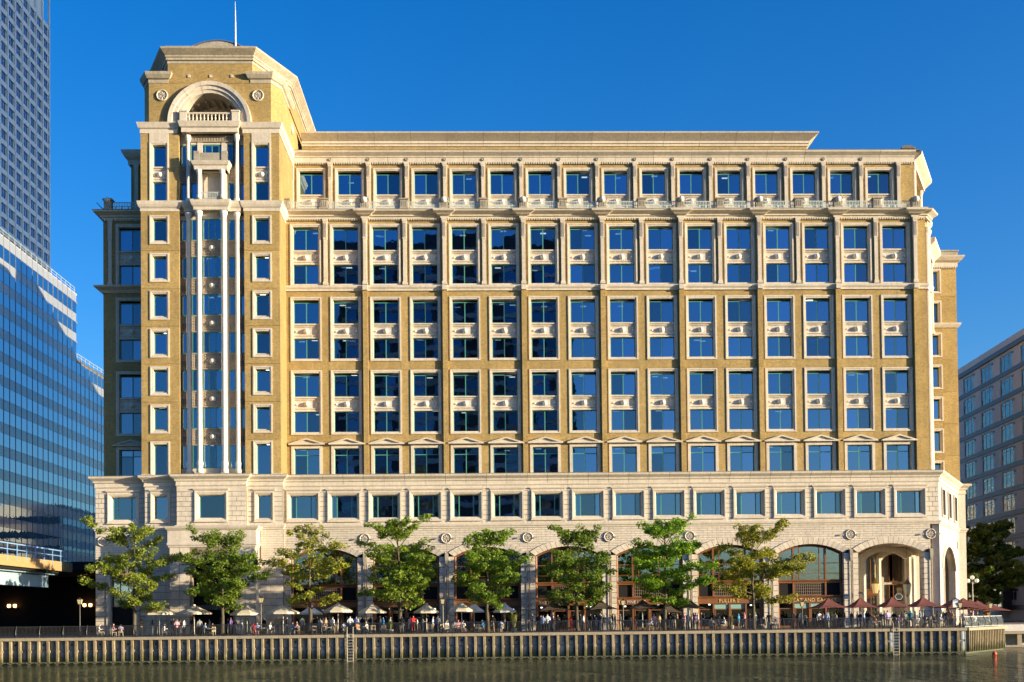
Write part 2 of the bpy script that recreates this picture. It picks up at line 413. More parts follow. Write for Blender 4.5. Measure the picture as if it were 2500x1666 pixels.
# --- hidden mass, floor slabs, offices behind the glass
p('core', MB().box(-40.3, 39.6, 4.6, 58, 0, 46), 'inner'); p('core', MB().box(39.6, 49.6, 4.6, 58, 9.6, 46), 'inner')
p('upper_core', MB().box(-38.6, 50.2, 9.3, 55, 46, 53.6), 'inner')
p('terrace_deck', MB().box(-21.0, 49.9, -.1, 9.5, 45.85, 46.1), 'stone_lead')
p('podium_roof', MB().box(-40.8, 49.4, -3.0, .3, 16.55, 16.75), 'stone_lead')
p('roof_deck', MB().box(-21.0, 50.2, 4.9, 56, 54.2, 54.5), 'stone_lead')
for zf in (20.9, 25.0, 29.1, 33.1, 37.3, 41.2, 45.3):
    p('floor_slab', MB().box(-40.4, 49.6, .62, 4.6, zf-.35, zf), 'slab')
p('floor_slab', MB().box(-20.9, 50.2, 5.3, 9.3, 52.9, 53.3), 'slab')
p('floor_slab', MB().box(-40.3, 49.4, -2.4, .5, 15.6, 15.9), 'slab')
p('floor_slab', MB().box(-40.3, 49.4, -2.2, .5, 11.2, 11.6), 'slab')
p('back_wall', MB().box(-40.3, 49.4, .5, .7, 9.2, 16.5), 'inner')
# ceiling lights, blinds and desks in some rooms
rows_in = [(42.04, 2.35, .7), (38.11, 2.28, .7), (33.93, 2.36, .7), (29.95, 2.34, .7), (25.87, 2.36, .7), (21.91, 2.41, .7), (17.22, 2.9, .7)]
lme = MB().box(-.32, .32, -.16, .16, 0, .05).mesh('ceiling_light', 'lit')
rnd = random.Random(3)
for zb, hh, yy in rows_in:
    for k, x in enumerate(colx):
        r_ = rnd.random()
        if rnd.random() < .55:
            for q in range(rnd.choice((1, 1, 2))):
                p('ceiling_light', lme, None, (x+rnd.uniform(-1, 1), rnd.uniform(1.0, 3.4), zb+hh+rnd.uniform(.02, .2)))
        if r_ < .30:
            sx = rnd.choice((-1, 1)); dz = rnd.choice((hh*.35, hh*.6, hh*.98))
            p('blind', MB().box(x+(0 if sx > 0 else -1.3), x+(1.3 if sx > 0 else 0), .66, .69, zb+hh-dz, zb+hh), 'blind')
        if rnd.random() < .4:
            xx = x+rnd.uniform(-.7, .7)
            p('desk', MB().box(xx-.5, xx+.5, .9, 1.4, zb-.3, zb+rnd.uniform(.1, .4)), 'desk')
for k, x in enumerate(colx):
    if rnd.random() < .7: p('ceiling_light', lme, None, (x+rnd.uniform(-1, 1), rnd.uniform(5.8, 8), 52.3))

# --- brick face, rows B to E
SW = 3.38; HW = SW/2
for k, x in enumerate(colx):
    for zt, zbt, rows, z0r, z1r in ((44.39, 38.11, 'B', 37.95, 44.88), (36.29, 29.95, 'C', 29.72, 36.81), (28.23, 21.91, 'D', 21.64, 28.74)):
        ring(BLD, x, 0, z0r, SW, z1r-z0r)
        hi = zt-2.36 if rows != 'B' else 42.04
        lo_h = 2.30
        window(BLD, x, .40, hi, 2.76, zt-hi)
        window(BLD, x, .40, zbt, 2.76, lo_h+.02)
        spandrel(BLD, x, .22, zbt+lo_h+.03, 2.76, hi-zbt-lo_h-.06)
    # pedimented row E
    window(BLD, x, .40, 17.0, 2.76, 3.15, '2t')
    me = cached('esur', lambda: MB().lattice([-1.69, -1.38, 1.38, 1.69], [16.7, 20.15, 20.5], {(1, 0)}, -.08, .5).mesh('window_surround', 'stone'))
    p('window_surround', me, None, (x, 0, 0))
    def ped():
        b_ = MB()
        prof = [(-1.92, 20.5), (1.92, 20.5), (1.92, 20.62), (0, 21.22), (-1.92, 20.62)]
        b_.prism_y(prof, -.42, .05)
        b_.prism_y([(-1.5, 20.68), (1.5, 20.68), (0, 21.08)], -.44, -.35)
        return b_.mesh('pediment', 'stone')
    def ped2():
        b_ = MB()
        o_ = [(-1.95, 20.52), (1.95, 20.52), (1.95, 20.66), (0, 21.24), (-1.95, 20.66)]
        i_ = [(-1.45, 20.64), (1.45, 20.64), (1.35, 20.68), (0, 21.08), (-1.35, 20.68)]
        b_.loops([[(a, -.46, c) for a, c in o_], [(a, -.46, c) for a, c in i_], [(a, -.26, c) for a, c in i_]], cap=False)
        i0 = len(b_.v); b_.v += [(a, -.26, c) for a, c in i_]; b_.f.append(tuple(range(i0, i0+5)))
        b_.loops([[(a, -.46, c) for a, c in o_], [(a, .05, c) for a, c in o_]], cap=False)
        return b_.mesh('pediment', 'stone')
    p('pediment', cached('pedim', ped2), None, (x, 0, 0))
    # brick between the surrounds
    for z0, z1 in ((36.83, 37.42), (28.76, 28.79), (28.81, 29.70), (20.62, 21.62), (44.90, 45.40)):
        boxpart('brick_panel', BLD, 'brick', x-HW, x+HW, 0.0, .4, z0, z1)
PL = P0-SW
for k in range(-1, 16):
    x = C0+P0*(k+.5); odd = k % 2 == 1
    x0, x1 = x-PL/2, x+PL/2
    if k == -1: x0 = -21.3
    if k == 15: x1 = 49.75
    for z0, z1 in ((38.0, 45.38), (28.81, 37.42), (20.9, 28.79), (16.7, 20.88)):
        boxpart('brick_panel', BLD, 'brick', x0+.008, x1-.008, 0.0, .42, z0, z1)
    if odd and k > 0:
        for z0, z1 in ((28.81, 37.42), (20.9, 28.79), (17.0, 20.88)):
            boxpart('brick_pier', BLD, 'brick', x-.27, x+.27, -.34, 0, z0, z1)
        boxpart('pier_base', BLD, 'stone', x-.31, x+.31, -.38, 0, 16.7, 17.0)
        boxpart('bracket', BLD, 'stone', x-.27, x+.27, -.55, -.1, 37.46, 38.0)
    # stone pilaster of row B with fluted head
    if k >= 0:
        pj = .42 if odd else .22
        me = cached(('pil', odd), lambda: MB().loops([[(-a, -pj+.02-e, z), (a, -pj+.02-e, z), (a, .0, z), (-a, 0, z)] for a, e, z in ((.27, .06, 38.1), (.27, .06, 38.35), (.19, 0, 38.5), (.19, 0, 43.1), (.23, .04, 43.2), (.23, .04, 45.0), (.29, .1, 45.2), (.29, .1, 45.42))]).mesh('pilaster', 'stone'))
        o = p('pilaster', me, None, (x, 0, 0))
        fl = cached(('flute', odd), lambda: MB().box(-.05, -.025, -pj-.05, -pj+.1, 43.35, 44.9).box(.025, .05, -pj-.05, -pj+.1, 43.35, 44.9).box(-.14, -.11, -pj-.05, -pj+.1, 43.35, 44.9).box(.11, .14, -pj-.05, -pj+.1, 43.35, 44.9).mesh('fluting', 'stone'))
        part('fluting', fl, None, o, (x, 0, 0), kind='stuff')
# string course above row C
p('string_course', MB().sweep([(-21.2, 0), (49.8, 0), (50.9, 1.6)], [(-.1, 37.44), (.16, 37.44), (.16, 37.62), (.30, 37.8), (.34, 38.02), (-.1, 38.02)]), 'stone')
# main cornice of row B and its dentils
CP = [(-.1, 45.42), (.12, 45.42), (.12, 45.58), (.30, 45.66), (.30, 45.80), (.86, 46.06), (.92, 46.22), (-.1, 46.22)]
p('cornice', MB().sweep([(-21.2, 0), (49.8, 0), (50.9, 1.6)], CP), 'stone')
p('cornice_cap', MB().sweep([(-21.2, 0), (49.8, 0), (50.9, 1.6)], [(-.1, 46.22), (.95, 46.22), (.9, 46.28), (-.1, 46.28)]), 'stone_lead')
for k in range(1, 16, 2):
    x = bnd[k]
    me = cached('cbreak', lambda: MB().sweep([(-.32, 0), (-.32, -.28), (.32, -.28), (.32, 0)], [(-.3, 45.43), (.10, 45.43), (.10, 45.6), (.40, 45.73), (.53, 45.85), (.84, 46.01), (.9, 46.24), (-.3, 46.24)]).mesh('cornice_break', 'stone'))
    p('cornice_break', me, None, (x, 0, 0))
def dentils(name, x0, x1, y, z0, z1, step=.27, mt='stone', d=.2):
    b_ = MB(); nn = int((x1-x0)/step)
    for i in range(nn):
        xx = x0+(i+.5)*(x1-x0)/nn; b_.box(xx-.075, xx+.075, y-d, y+.02, z0, z1)
    return p(name, b_, mt, kind='stuff')
dentils('dentil_course', -21.0, 49.7, 0, 45.22, 45.42)

# --- balustrade on the terrace edge
BZ = 46.28
def bal_panel(L):
    xs = [0]; nb = int(L/.17); step = L/nb
    for i in range(1, nb):
        xs += [i*step-.03, i*step+.03]
    xs.append(L); zs = [.03, .12, .36, .42, .78, .86]
    hol = {(i, j) for i in range(0, len(xs)-1, 2) for j in (1, 3)}
    for i in range(2, len(xs)-1, 8): hol.discard((i, 1))
    return MB().lattice(xs, zs, hol, 0, .05)
def bal(x0, x1, y):
    L = round(x1-x0, 2); me = cached(('bal', L), lambda: bal_panel(L).mesh('balustrade_panel', 'greyrail'))
    p('balustrade_panel', me, None, (x0, y, BZ))
def pedestal(x, y, ball):
    me = cached(('pdl', ball), lambda: MB().loops([[(-a, -a, z), (a, -a, z), (a, a, z), (-a, a, z)] for a, z in ((.46, 0), (.46, .12), (.40, .16), (.40, .95), (.52, 1.02), (.54, 1.16), (.3, 1.26 if ball else 1.18))]).mesh('pedestal', 'stone_grey'))
    o = p('pedestal', me, None, (x, y, BZ))
    pp = cached('pdp', lambda: MB().box(-.06, .06, -.43, -.38, .25, .85).box(-.24, -.17, -.43, -.38, .25, .85).box(.17, .24, -.43, -.38, .25, .85).mesh('panel_fluting', 'stone_grey'))
    part('panel_fluting', pp, None, o, (x, y, BZ), kind='stuff')
    if ball:
        bm_ = cached('ball', lambda: MB().lathe([(.02, -.62), (.16, -.6), (.30, -.46), (.34, -.28), (.32, -.12), (.38, -.06), (.38, .15)], 16, 'y').mesh('ball_finial', 'whitestone', True))
        part('ball_finial', bm_, None, o, (x, y-.1, BZ+1.0))
ped_x = [(-21.0, False)] + [(bnd[k], k % 2 == 1) for k in range(16)]
for i, (x, bl) in enumerate(ped_x):
    pedestal(x, -.45, bl)
    if i < len(ped_x)-1: bal(x+.47, ped_x[i+1][0]-.47, -.62)

# --- row A, set back on the terrace
AY = 4.7
for k, x in enumerate(colx):
    ring(BLD, x, AY, 46.9, SW-.06, 52.85-46.9)
    window(BLD, x, AY+.40, 49.9, 2.72, 2.36)
    spandrel(BLD, x, AY+.22, 48.25, 2.72, 1.6)
    boxpart('base_panel', BLD, 'stone', x-1.4, x+1.4, AY+.18, AY+.5, 46.1, 48.2)
    boxpart('brick_panel', BLD, 'brick', x-HW, x+HW, AY, AY+.4, 52.87, 53.3)
for k in range(-1, 16):
    x = C0+P0*(k+.5); x0, x1 = x-PL/2-.02, x+PL/2+.02
    if k == 15: x1 = 50.3
    boxpart('brick_panel', BLD, 'brick', x0+.008, x1-.008, AY, AY+.42, 46.1, 53.3)
    me = cached('pilA', lambda: MB().loops([[(-a, AY-.26-e, z), (a, AY-.26-e, z), (a, AY, z), (-a, AY, z)] for a, e, z in ((.19, 0, 46.1), (.19, 0, 51.5), (.23, .04, 51.6), (.23, .04, 53.1), (.29, .08, 53.2), (.29, .08, 53.42))]).mesh('pilaster', 'stone'))
    o = p('pilaster', me, None, (x, 0, 0))
    fl = cached('fluteA', lambda: MB().box(-.06, -.03, AY-.33, AY-.2, 51.75, 53.0).box(.03, .06, AY-.33, AY-.2, 51.75, 53.0).box(-.16, -.13, AY-.33, AY-.2, 51.75, 53.0).box(.13, .16, AY-.33, AY-.2, 51.75, 53.0).mesh('fluting', 'stone'))
    part('fluting', fl, None, o, (x, 0, 0), kind='stuff')
    if k < 15:
        rs = cached('rosette', lambda: MB().lathe([(.04, -.06), (.1, -.1), (.14, -.02), (.17, -.08), (.2, -.04), (.2, .02)], 12, 'y').mesh('rosette', 'stone_grey'))
        if k >= 0: p('rosette', rs, None, (x, AY-.22, 53.75))
AC = [(-.1, 53.44), (.2, 53.44), (.2, 53.98), (.30, 54.02), (.30, 54.14), (.72, 54.44), (.76, 54.62), (-.1, 54.62)]
# the cornice is made of long stone lengths with open joints
cx = [-21.6, -18.95] + [C0+P0*k for k in range(1, 16)] + [50.4]
for a_, b_ in zip(cx[:-1], cx[1:]):
    L = round(b_-a_-.03, 3); me = cached(('acor', L), lambda: MB().sweep([(0, 0), (L, 0)], AC).mesh('cornice_stone', 'stone'))
    p('cornice_stone', me, None, (a_, AY, 0))
p('cornice_cap', MB().box(-21.5, 50.9, AY-.7, AY+.5, 54.62, 54.72), 'stone_lead')
dentils('dentil_course', -21.0, 50.2, AY, 53.24, 53.44)
# --- attic, and an unseen box added to shade the glass building
p('rear_shade_box', MB().box(-40.5, -30, 40, 60, 45, 68.5), 'brick')
p('attic_wall', MB().box(-20.6, 39.15, 9.0, 50, 54.4, 57.1), 'brick')
TC = [(-.1, 57.05), (.1, 57.05), (.1, 57.28), (.24, 57.34), (.24, 57.60), (.34, 57.66), (1.15, 58.22), (1.2, 58.36), (-.1, 58.36)]
ax = [-20.6+i*4.268 for i in range(15)]
for i in range(14):
    me = cached('tcor', lambda: MB().sweep([(0, 0), (4.24, 0)], TC).mesh('cornice_stone', 'stone'))
    if i < 13: p('cornice_stone', me, None, (ax[i], 9.0, 0))
    else: p('cornice_stone', MB().sweep([(ax[i], 9.0), (39.15, 9.0), (39.15, 14)], TC), 'stone')
p('cornice_cap', MB().box(-20.6, 40.1, 8.0, 50, 58.36, 58.45), 'stone_lead')

# --- right end of the brick block: corner shafts and side cornices
p('side_wall', MB().prism([(49.76, .42), (50.7, 1.9), (50.7, 16), (48.5, 16), (48.5, .42)], 16.7, 45.6), 'brick')
for (x, y, r_) in ((50.1, .75, .34), (50.62, 1.75, .34)):
    p('corner_shaft', MB().lathe([(r_+.12, 16.75), (r_+.12, 17.2), (r_, 17.4), (r_, 43.9), (r_+.1, 44.1), (r_+.16, 44.5)], 14, c=(x, y, 0)), 'stone', smooth=False)
p('side_cornice', MB().sweep([(50.35, 4.6), (55.0, 13.8), (55.0, 22)], [(-.6, 53.3), (.05, 53.3), (.1, 53.7), (.5, 54.0), (.85, 54.3), (.9, 54.65), (-.6, 54.65)]), 'stone')
p('side_soffit', MB().prism([(50.3, 5.2), (54.6, 13.9), (54.6, 20), (50.3, 20)], 53.2, 53.45), 'stone')
for (x, y) in ((50.5, 5.2), (54.3, 13.4)):
    p('side_column', MB().lathe([(.42, 46.1), (.42, 46.6), (.30, 46.8), (.28, 52.6), (.36, 52.8), (.42, 53.2)], 14, c=(x, y, 0)), 'stone')
p('side_wall', MB().box(48.9, 50.3, 5.2, 30, 46.1, 53.4), 'brick')
p('roof_pedestal', MB().loops([[(49.5-a, 5.6-a, z), (50.6+a, 5.6-a, z), (50.6+a, 7.2+a, z), (49.5-a, 7.2+a, z)] for a, z in ((0, 54.6), (0, 55.2), (.25, 55.35), (.25, 55.5), (-.2, 55.9))]), 'stone_lead')
p('side_cornice', MB().sweep([(50.75, 1.9), (53.5, 7.4), (53.5, 14)], [(-.6, 42.3), (.05, 42.3), (.1, 42.7), (.4, 43.0), (.75, 43.3), (.8, 43.8), (-.6, 43.8)]), 'stone')
p('side_column', MB().lathe([(.4, 34), (.4, 34.3), (.30, 34.5), (.28, 41.7), (.36, 41.9), (.42, 42.3)], 14, c=(52.9, 6.9, 0)), 'stone')
p('side_cornice', MB().sweep([(50.6, 2.6), (51.9, 5.2), (51.9, 9)], [(-.6, 45.5), (.05, 45.5), (.35, 45.8), (.6, 46.1), (.65, 46.5), (-.6, 46.5)]), 'stone')
# --- wing set back on the right
WY = 16.0
p('wing_wall', MB().box(52.0, 56.0, WY, WY+.4, 8, 44.6), 'brick')
p('wing_mass', MB().box(50.4, 59.4, WY+1.5, 50, 0, 44.6), 'inner')
p('wing_end', MB().box(59.3, 59.6, WY+.4, 50, 0, 44.6), 'brick')
for i in range(8):
    zt = 43.9-4.0*i
    boxpart('brick_panel', BLD, 'brick', 57.72, 59.65, WY, WY+.4, zt-2.95 if i else 40.96, min(zt+1.02, 44.6))
    ring(BLD, 56.85, WY, zt-2.65, 1.7, 3.1)
    window(BLD, 56.85, WY+.4, zt-2.3, 1.15, 2.3, '1')
    boxpart('brick_panel', BLD, 'brick', 56.0, 57.7, WY, WY+.4, zt-3.55, zt-2.67)
WPATH = [(52, WY), (59.65, WY), (59.65, 50)]
p('wing_cornice', MB().sweep(WPATH, [(-.1, 44.6), (.15, 44.6), (.15, 45.1), (.5, 45.3), (.8, 45.7), (.85, 45.85), (-.1, 45.85)]), 'stone')
p('wing_parapet', MB().sweep(WPATH, [(-.4, 45.85), (.2, 45.85), (.2, 46.45), (.3, 46.5), (.3, 46.65), (-.4, 46.65)]), 'stone_grey')
p('string_course', MB().sweep(WPATH, [(-.1, 36.95), (.12, 36.95), (.3, 37.2), (.42, 37.4), (.42, 37.5), (-.1, 37.5)]), 'stone')
b_ = MB()
for i in range(26): b_.box(52.2+i*.29, 52.36+i*.29, WY-.2, WY+.02, 44.38, 44.6)
p('dentil_course', b_, 'stone', kind='stuff')
# --- left wing beside the tower
lx = -37.92
for zt, zbt, z0r, z1r in ((44.39, 38.11, 37.95, 44.88), (36.29, 29.95, 29.72, 36.81), (28.23, 21.91, 21.64, 28.74)):
    ring(BLD, lx, 0, z0r, SW, z1r-z0r)
    window(BLD, lx, .4, zt-2.36, 2.76, 2.36); window(BLD, lx, .4, zbt, 2.76, 2.32); spandrel(BLD, lx, .22, zbt+2.33, 2.76, zt-2.36-zbt-2.36)
    if z1r > 30: boxpart('brick_panel', BLD, 'brick', lx-HW, -35.7, 0, .4, z1r+.02, z1r+.5)
window(BLD, lx, .4, 17.0, 2.76, 3.15, '2t'); p('window_surround', CACHE['esur'], None, (lx, 0, 0)); p('pediment', CACHE['pedim'], None, (lx, 0, 0))
for z0, z1 in ((38.0, 45.38), (28.81, 37.42), (20.9, 28.79), (16.7, 20.88)):
    boxpart('brick_panel', BLD, 'brick', -40.97, lx-HW-.01, 0, .42, z0, z1)
    boxpart('brick_panel', BLD, 'brick', -40.97, -40.57, .44, 20, z0, z1)
boxpart('brick_panel', BLD, 'brick', lx-HW, -35.7, 0, .4, 28.81, 29.7); boxpart('brick_panel', BLD, 'brick', lx-HW, -35.7, 0, .4, 20.62, 21.62)
p('pilaster', CACHE[('pil', False)], None, (-40.2, 0, 0))
LP = [(-40.97, 20), (-40.97, 0), (-35.6, 0)]
p('string_course', MB().sweep(LP, [(-.1, 37.3), (.12, 37.3), (.35, 37.6), (.8, 37.85), (.85, 38.02), (-.1, 38.02)]), 'stone')
p('cornice', MB().sweep(LP, CP), 'stone')
p('cornice_cap', MB().sweep(LP, [(-.1, 46.22), (.95, 46.22), (.9, 46.28), (-.1, 46.28)]), 'stone_lead')
p('terrace_deck', MB().box(-40.9, -35.6, 0, 9, 45.9, 46.1), 'stone_lead')
dentils('dentil_course', -40.9, -35.8, 0, 45.22, 45.42)
pedestal(-40.25, -.45, True); bal(-39.7, -35.9, -.62)
p('balustrade_panel', MB().box(-41.5, -41.45, -.6, 8, BZ+.78, BZ+.86), 'greyrail')
p('upper_wing', MB().box(-39.3, -35.6, AY, 24, 46.1, 53.3), 'brick')
p('pilaster', MB().loops([[(-38.65-a, AY-.3, z), (-38.65+a, AY-.3, z), (-38.65+a, AY, z), (-38.65-a, AY, z)] for a, z in ((.22, 46.1), (.22, 52.7), (.3, 53.0), (.3, 53.4))]), 'stone')
p('cornice', MB().sweep([(-39.3, 24), (-39.3, AY), (-35.6, AY)], [(-.1, 53.2), (.25, 53.2), (.3, 53.7), (.6, 54.0), (.85, 54.45), (.9, 54.7), (-.1, 54.7)]), 'stone')

# ================================================================== TOWER
TY = -4.0; TX0, TX1 = -35.75, -21.1; TC_ = -28.4
p('tower_core', MB().box(TX0+.3, TX1-.3, 0.2, 18, 16.7, 54.4), 'inner')
p('side_wall', MB().box(TX1-.35, TX1, TY+.4, 18, 16.7, 54.4), 'brick')
p('side_wall', MB().box(TX0, TX0+.35, TY+.4, 18, 16.7, 54.4), 'brick')
for side in (-1, 1):
    pc = -33.8 if side < 0 else -22.99          # window axis of the pier
    x0, x1 = (TX0, -31.72) if side < 0 else (-24.86, TX1)
    w2 = 1.02
    for k in range(6):
        zb = 41.87-4.03*k; zlo = 40.77-4.03*k; zhi = zlo+4.0 if k else 45.15
        me = cached(('tp', side, k > 0), lambda: MB().lattice([x0, pc-w2, pc+w2, x1], [zlo-zb, -.45, 2.65, zhi-zb], {(1, 1)}, 0, .5).mesh('brick_panel', 'brick'))
        p('brick_panel', me, None, (0, TY, zb))
        ring(BLD, pc, TY, zb-.45, 2.04, 3.1)
        window(BLD, pc, TY+.42, zb, 1.40, 2.2, '1')
        cs = cached('sillpanel', lambda: MB().sweep([(-.72, 0), (.72, 0)], [(-.2, 0), (.0, 0), (.0, .06), (-.05, .1), (-.05, .28), (.02, .32), (.02, .4), (-.2, .4)]).mesh('carved_sill', 'stone'))
        p('carved_sill', cs, None, (pc, TY+.12, zb-.41))
    me = MB().lattice([x0, pc-w2, pc+w2, x1], [16.72, 17.0, 20.45, 20.60], {(1, 0), (1, 1)}, 0, .5)
    p('brick_panel', me, 'brick', (0, TY, 0))
    ring(BLD, pc, TY, 16.5, 2.04, 3.95); window(BLD, pc, TY+.42, 16.7, 1.4, 3.35, '1')
    boxpart('pier_base', BLD, 'stone', x0-.03, pc-w2-.01, TY-.06, TY+.4, 16.7, 17.0); boxpart('pier_base', BLD, 'stone', pc+w2+.01, x1+.03, TY-.06, TY+.4, 16.7, 17.0)
    # storey above the first cornice
    p('brick_panel', MB().lattice([x0, pc-w2, pc+w2, x1], [46.0, 46.05, 53.3], {(1, 0), (1, 1)}, 0, .5), 'brick', (0, TY, 0))
    boxpart('lintel', BLD, 'stone', pc-w2, pc+w2, TY-.05, TY+.5, 52.42, 53.3)
    ring(BLD, pc, TY, 45.8, 2.04, 6.6)
    window(BLD, pc, TY+.42, 49.82, 1.4, 2.3, '1'); window(BLD, pc, TY+.42, 46.05, 1.4, 2.1, '1')
    spandrel(BLD, pc, TY+.24, 48.18, 1.4, 1.6)
# floor slabs in the tower
for k in range(8):
    p('floor_slab', MB().box(TX0+.4, TX1-.4, TY+.65, 0.2, 40.75-4.03*(k-1)-.1, 41.2-4.03*(k-1)), 'slab')
    for xx in (-33.9, -28.9, -27.6, -23.0):
        if rnd.random() < .6: p('ceiling_light', lme, None, (xx+rnd.uniform(-.4, .4), rnd.uniform(-2.2, -.6), 40.55-4.03*(k-1)))
# glazed centre between the piers
def carved(w_, h_):
    def mk():
        b_ = MB().rect_ring(-w_/2, w_/2, 0, h_, [(0, 0), (.0, -.08), (.12, -.08), (.12, 0)])
        b_.box(-w_/2, w_/2, 0, .2, 0, h_)
        nx = max(2, int(w_/.3)); nz = max(3, int(h_/.3))
        for i in range(nx):
            for j in range(nz):
                cx_ = -w_/2+.14+(w_-.28)*(i+.5)/nx; cz_ = .14+(h_-.28)*(j+.5)/nz; r_ = min((w_-.28)/nx, (h_-.28)/nz)*.42
                b_.loops([[(cx_+r_*u, -.0, cz_+r_*v) for u, v in ((1,0),(0,1),(-1,0),(0,-1))], [(cx_+r_*.5*u, -.07, cz_+r_*.5*v) for u, v in ((1,0),(0,1),(-1,0),(0,-1))]])
        return b_.mesh('carved_panel', 'carved')
    return cached(('carv', round(w_, 2), round(h_, 2)), mk)
strips = [(-31.42, .62, -3.25, '1'), (-30.2, .66, -3.45, '1'), (TC_+.08, 2.06, -3.7, 'c3'), (-26.28, .66, -3.45, '1'), (-25.1, .58, -3.25, '1')]
def strip_rows(lo, k):
    return lo-4.03*k
for (sx, sw, sy, kd) in strips:
    for k in range(6):
        zb = 42.0-4.03*k
        window(BLD, sx, sy, zb, sw, 2.22, kd, frame='teal' if kd == 'c3' else 'teal')
        o = p('carved_panel', carved(sw+.06, 1.78), None, (sx, sy-.02, zb-1.79), kind=None)
        if kd == 'c3':
            part('boss', CACHE[('boss', 1.52)] if ('boss', 1.52) in CACHE else next(v for q, v in CACHE.items() if isinstance(q, tuple) and q[0] == 'boss'), None, o, (sx, sy-.1, zb-.9))
    window(BLD, sx, sy, 17.6, sw, 2.6, kd)
    boxpart('base_panel', BLD, 'stone', sx-sw/2, sx+sw/2, sy-.1, sy+.3, 16.7, 17.58)
    boxpart('head_panel', BLD, 'stone', sx-sw/2-.1, sx+sw/2+.1, sy-.05, sy+.3, 44.23, 45.2)
for a_, b_, yy in ((-31.1, -30.54, -3.3), (-29.86, -29.34, -3.55), (-27.3, -26.62, -3.55), (-25.94, -25.4, -3.3)):
    boxpart('mullion_wall', BLD, 'stone', a_, b_, yy, .2, 16.7, 53.3)
for cxx, cy, r_ in ((-30.8, -3.75, .22), (-25.64, -3.75, .22), (-29.58, -4.25, .27), (-26.96, -4.25, .27)):
    me = cached(('tcol', r_), lambda: MB().lathe([(r_+.1, 17.0), (r_+.12, 17.3), (r_+.04, 17.6), (r_+.1, 18.1), (r_, 18.4), (r_, 44.1), (r_+.03, 44.2), (r_+.05, 44.4), (r_+.14, 44.6), (r_+.14, 44.85)], 16).mesh('column', 'whitestone', True))
    p('column', me, None, (cxx, cy, 0)); boxpart('column_plinth', BLD, 'stone', cxx-.36, cxx+.36, cy-.36, cy+.3, 16.6, 17.02)
# first tower cornice, breaking forward at the centre
path = [(TX0, 18), (TX0, TY), (-31.75, TY), (-31.75, -3.35), (-31.15, -3.35), (-31.15, -3.95), (-30.02, -3.95), (-30.02, -4.5), (-26.5, -4.5), (-26.5, -3.95), (-25.3, -3.95), (-25.3, -3.35), (-24.86, -3.35), (-24.86, TY), (TX1, TY), (TX1, .4)]
p('cornice', MB().sweep(path, [(-.3, 44.95), (.05, 44.95), (.07, 45.25), (.2, 45.4), (.3, 45.65), (.36, 46.0), (-.3, 46.0)]), 'stone')
# upper storey centre
for sx, sw, sy in ((-31.42, .62, -3.25), (-25.1, .58, -3.25)):
    window(BLD, sx, sy, 50.1, sw, 2.2, '1'); window(BLD, sx, sy, 46.05, sw, 2.1, '1'); p('carved_panel', carved(sw+.06, 1.9), None, (sx, sy-.02, 48.18))
window(BLD, TC_+.08, -3.45, 49.9, 4.5, 2.35, '6')
for sx in (-30.2, -26.28):
    window(BLD, sx, -3.45, 46.05, .66, 2.1, '1'); p('carved_panel', carved(.72, 1.7), None, (sx, -3.47, 48.18))
p('frieze_panel', carved(4.6, .62), None, (TC_+.08, -3.6, 52.55)); boxpart('head_panel', BLD, 'stone', -30.55, -26.05, -3.5, -3.2, 52.3, 53.3)
boxpart('head_panel', BLD, 'stone', -31.75, -31.1, -3.3, -3.0, 52.3, 53.3); boxpart('head_panel', BLD, 'stone', -25.4, -24.84, -3.3, -3.0, 52.3, 53.3)
for cxx in (-30.8, -25.64):
    p('column', cached('ucol', lambda: MB().lathe([(.3, 46.0), (.3, 46.3), (.21, 46.5), (.2, 52.5), (.25, 52.6), (.33, 52.9), (.33, 53.3)], 16).mesh('column', 'whitestone', True)), None, (cxx, -3.75, 0))
# small balcony pavilion
for cxx in (-29.42, -26.98):
    p('pavilion_column', cached('pcol', lambda: MB().lathe([(.3, 46.0), (.3, 46.3), (.22, 46.45), (.2, 48.6), (.26, 48.75), (.32, 49.1)], 14).mesh('pavilion_column', 'whitestone', True)), None, (cxx, -4.75, 0))
    boxpart('pavilion_pier', BLD, 'stone', cxx-.2, cxx+.2, -4.3, -3.4, 46.0, 49.1)
p('pavilion_cornice', MB().sweep([(-29.85, -3.4), (-29.85, -4.85), (-26.5, -4.85), (-26.5, -3.4)], [(-.5, 49.1), (.05, 49.1), (.08, 49.5), (.2, 49.6), (.3, 49.85), (.34, 49.98), (-.5, 49.98)]), 'stone')
p('pavilion_soffit', MB().box(-29.8, -26.55, -4.8, -3.4, 49.1, 49.3), 'stone')
p('balcony_wall', MB().box(-29.9, -26.4, -5.0, -4.8, 49.98, 50.85).box(-29.9, -29.3, -5.08, -4.7, 49.98, 51.0).box(-27.0, -26.4, -5.08, -4.7, 49.98, 51.0), 'stone_grey', kind='stuff')
boxpart('back_panel', BLD, 'stone', -29.3, -27.1, -3.7, -3.4, 46.0, 49.1)
xs = [0, .04]
for i in range(1, 12): xs += [i*.175, i*.175+.04]
xs += [2.1, 2.14]
p('balustrade_panel', MB().lattice(xs, [0, .06, .6, .68], {(i, 1) for i in range(1, len(xs)-1, 2)}, 0, .05), 'greyrail', (-29.25, -4.85, 46.05))
# second cornice
path2 = [(TX0, 18), (TX0, TY), (-31.9, TY), (-31.9, -3.4), (-31.3, -3.4), (-31.3, -4.35), (-25.45, -4.35), (-25.45, -3.4), (-24.9, -3.4), (-24.9, TY), (TX1, TY), (TX1, 18)]
p('cornice', MB().sweep(path2, [(-.5, 53.3), (.06, 53.3), (.06, 53.75), (.2, 53.85), (.28, 54.1), (.38, 54.4), (-.5, 54.4)]), 'stone')
p('tower_deck', MB().box(TX0+.2, TX1-.2, -4.2, 17.8, 54.0, 54.35), 'stone_lead')
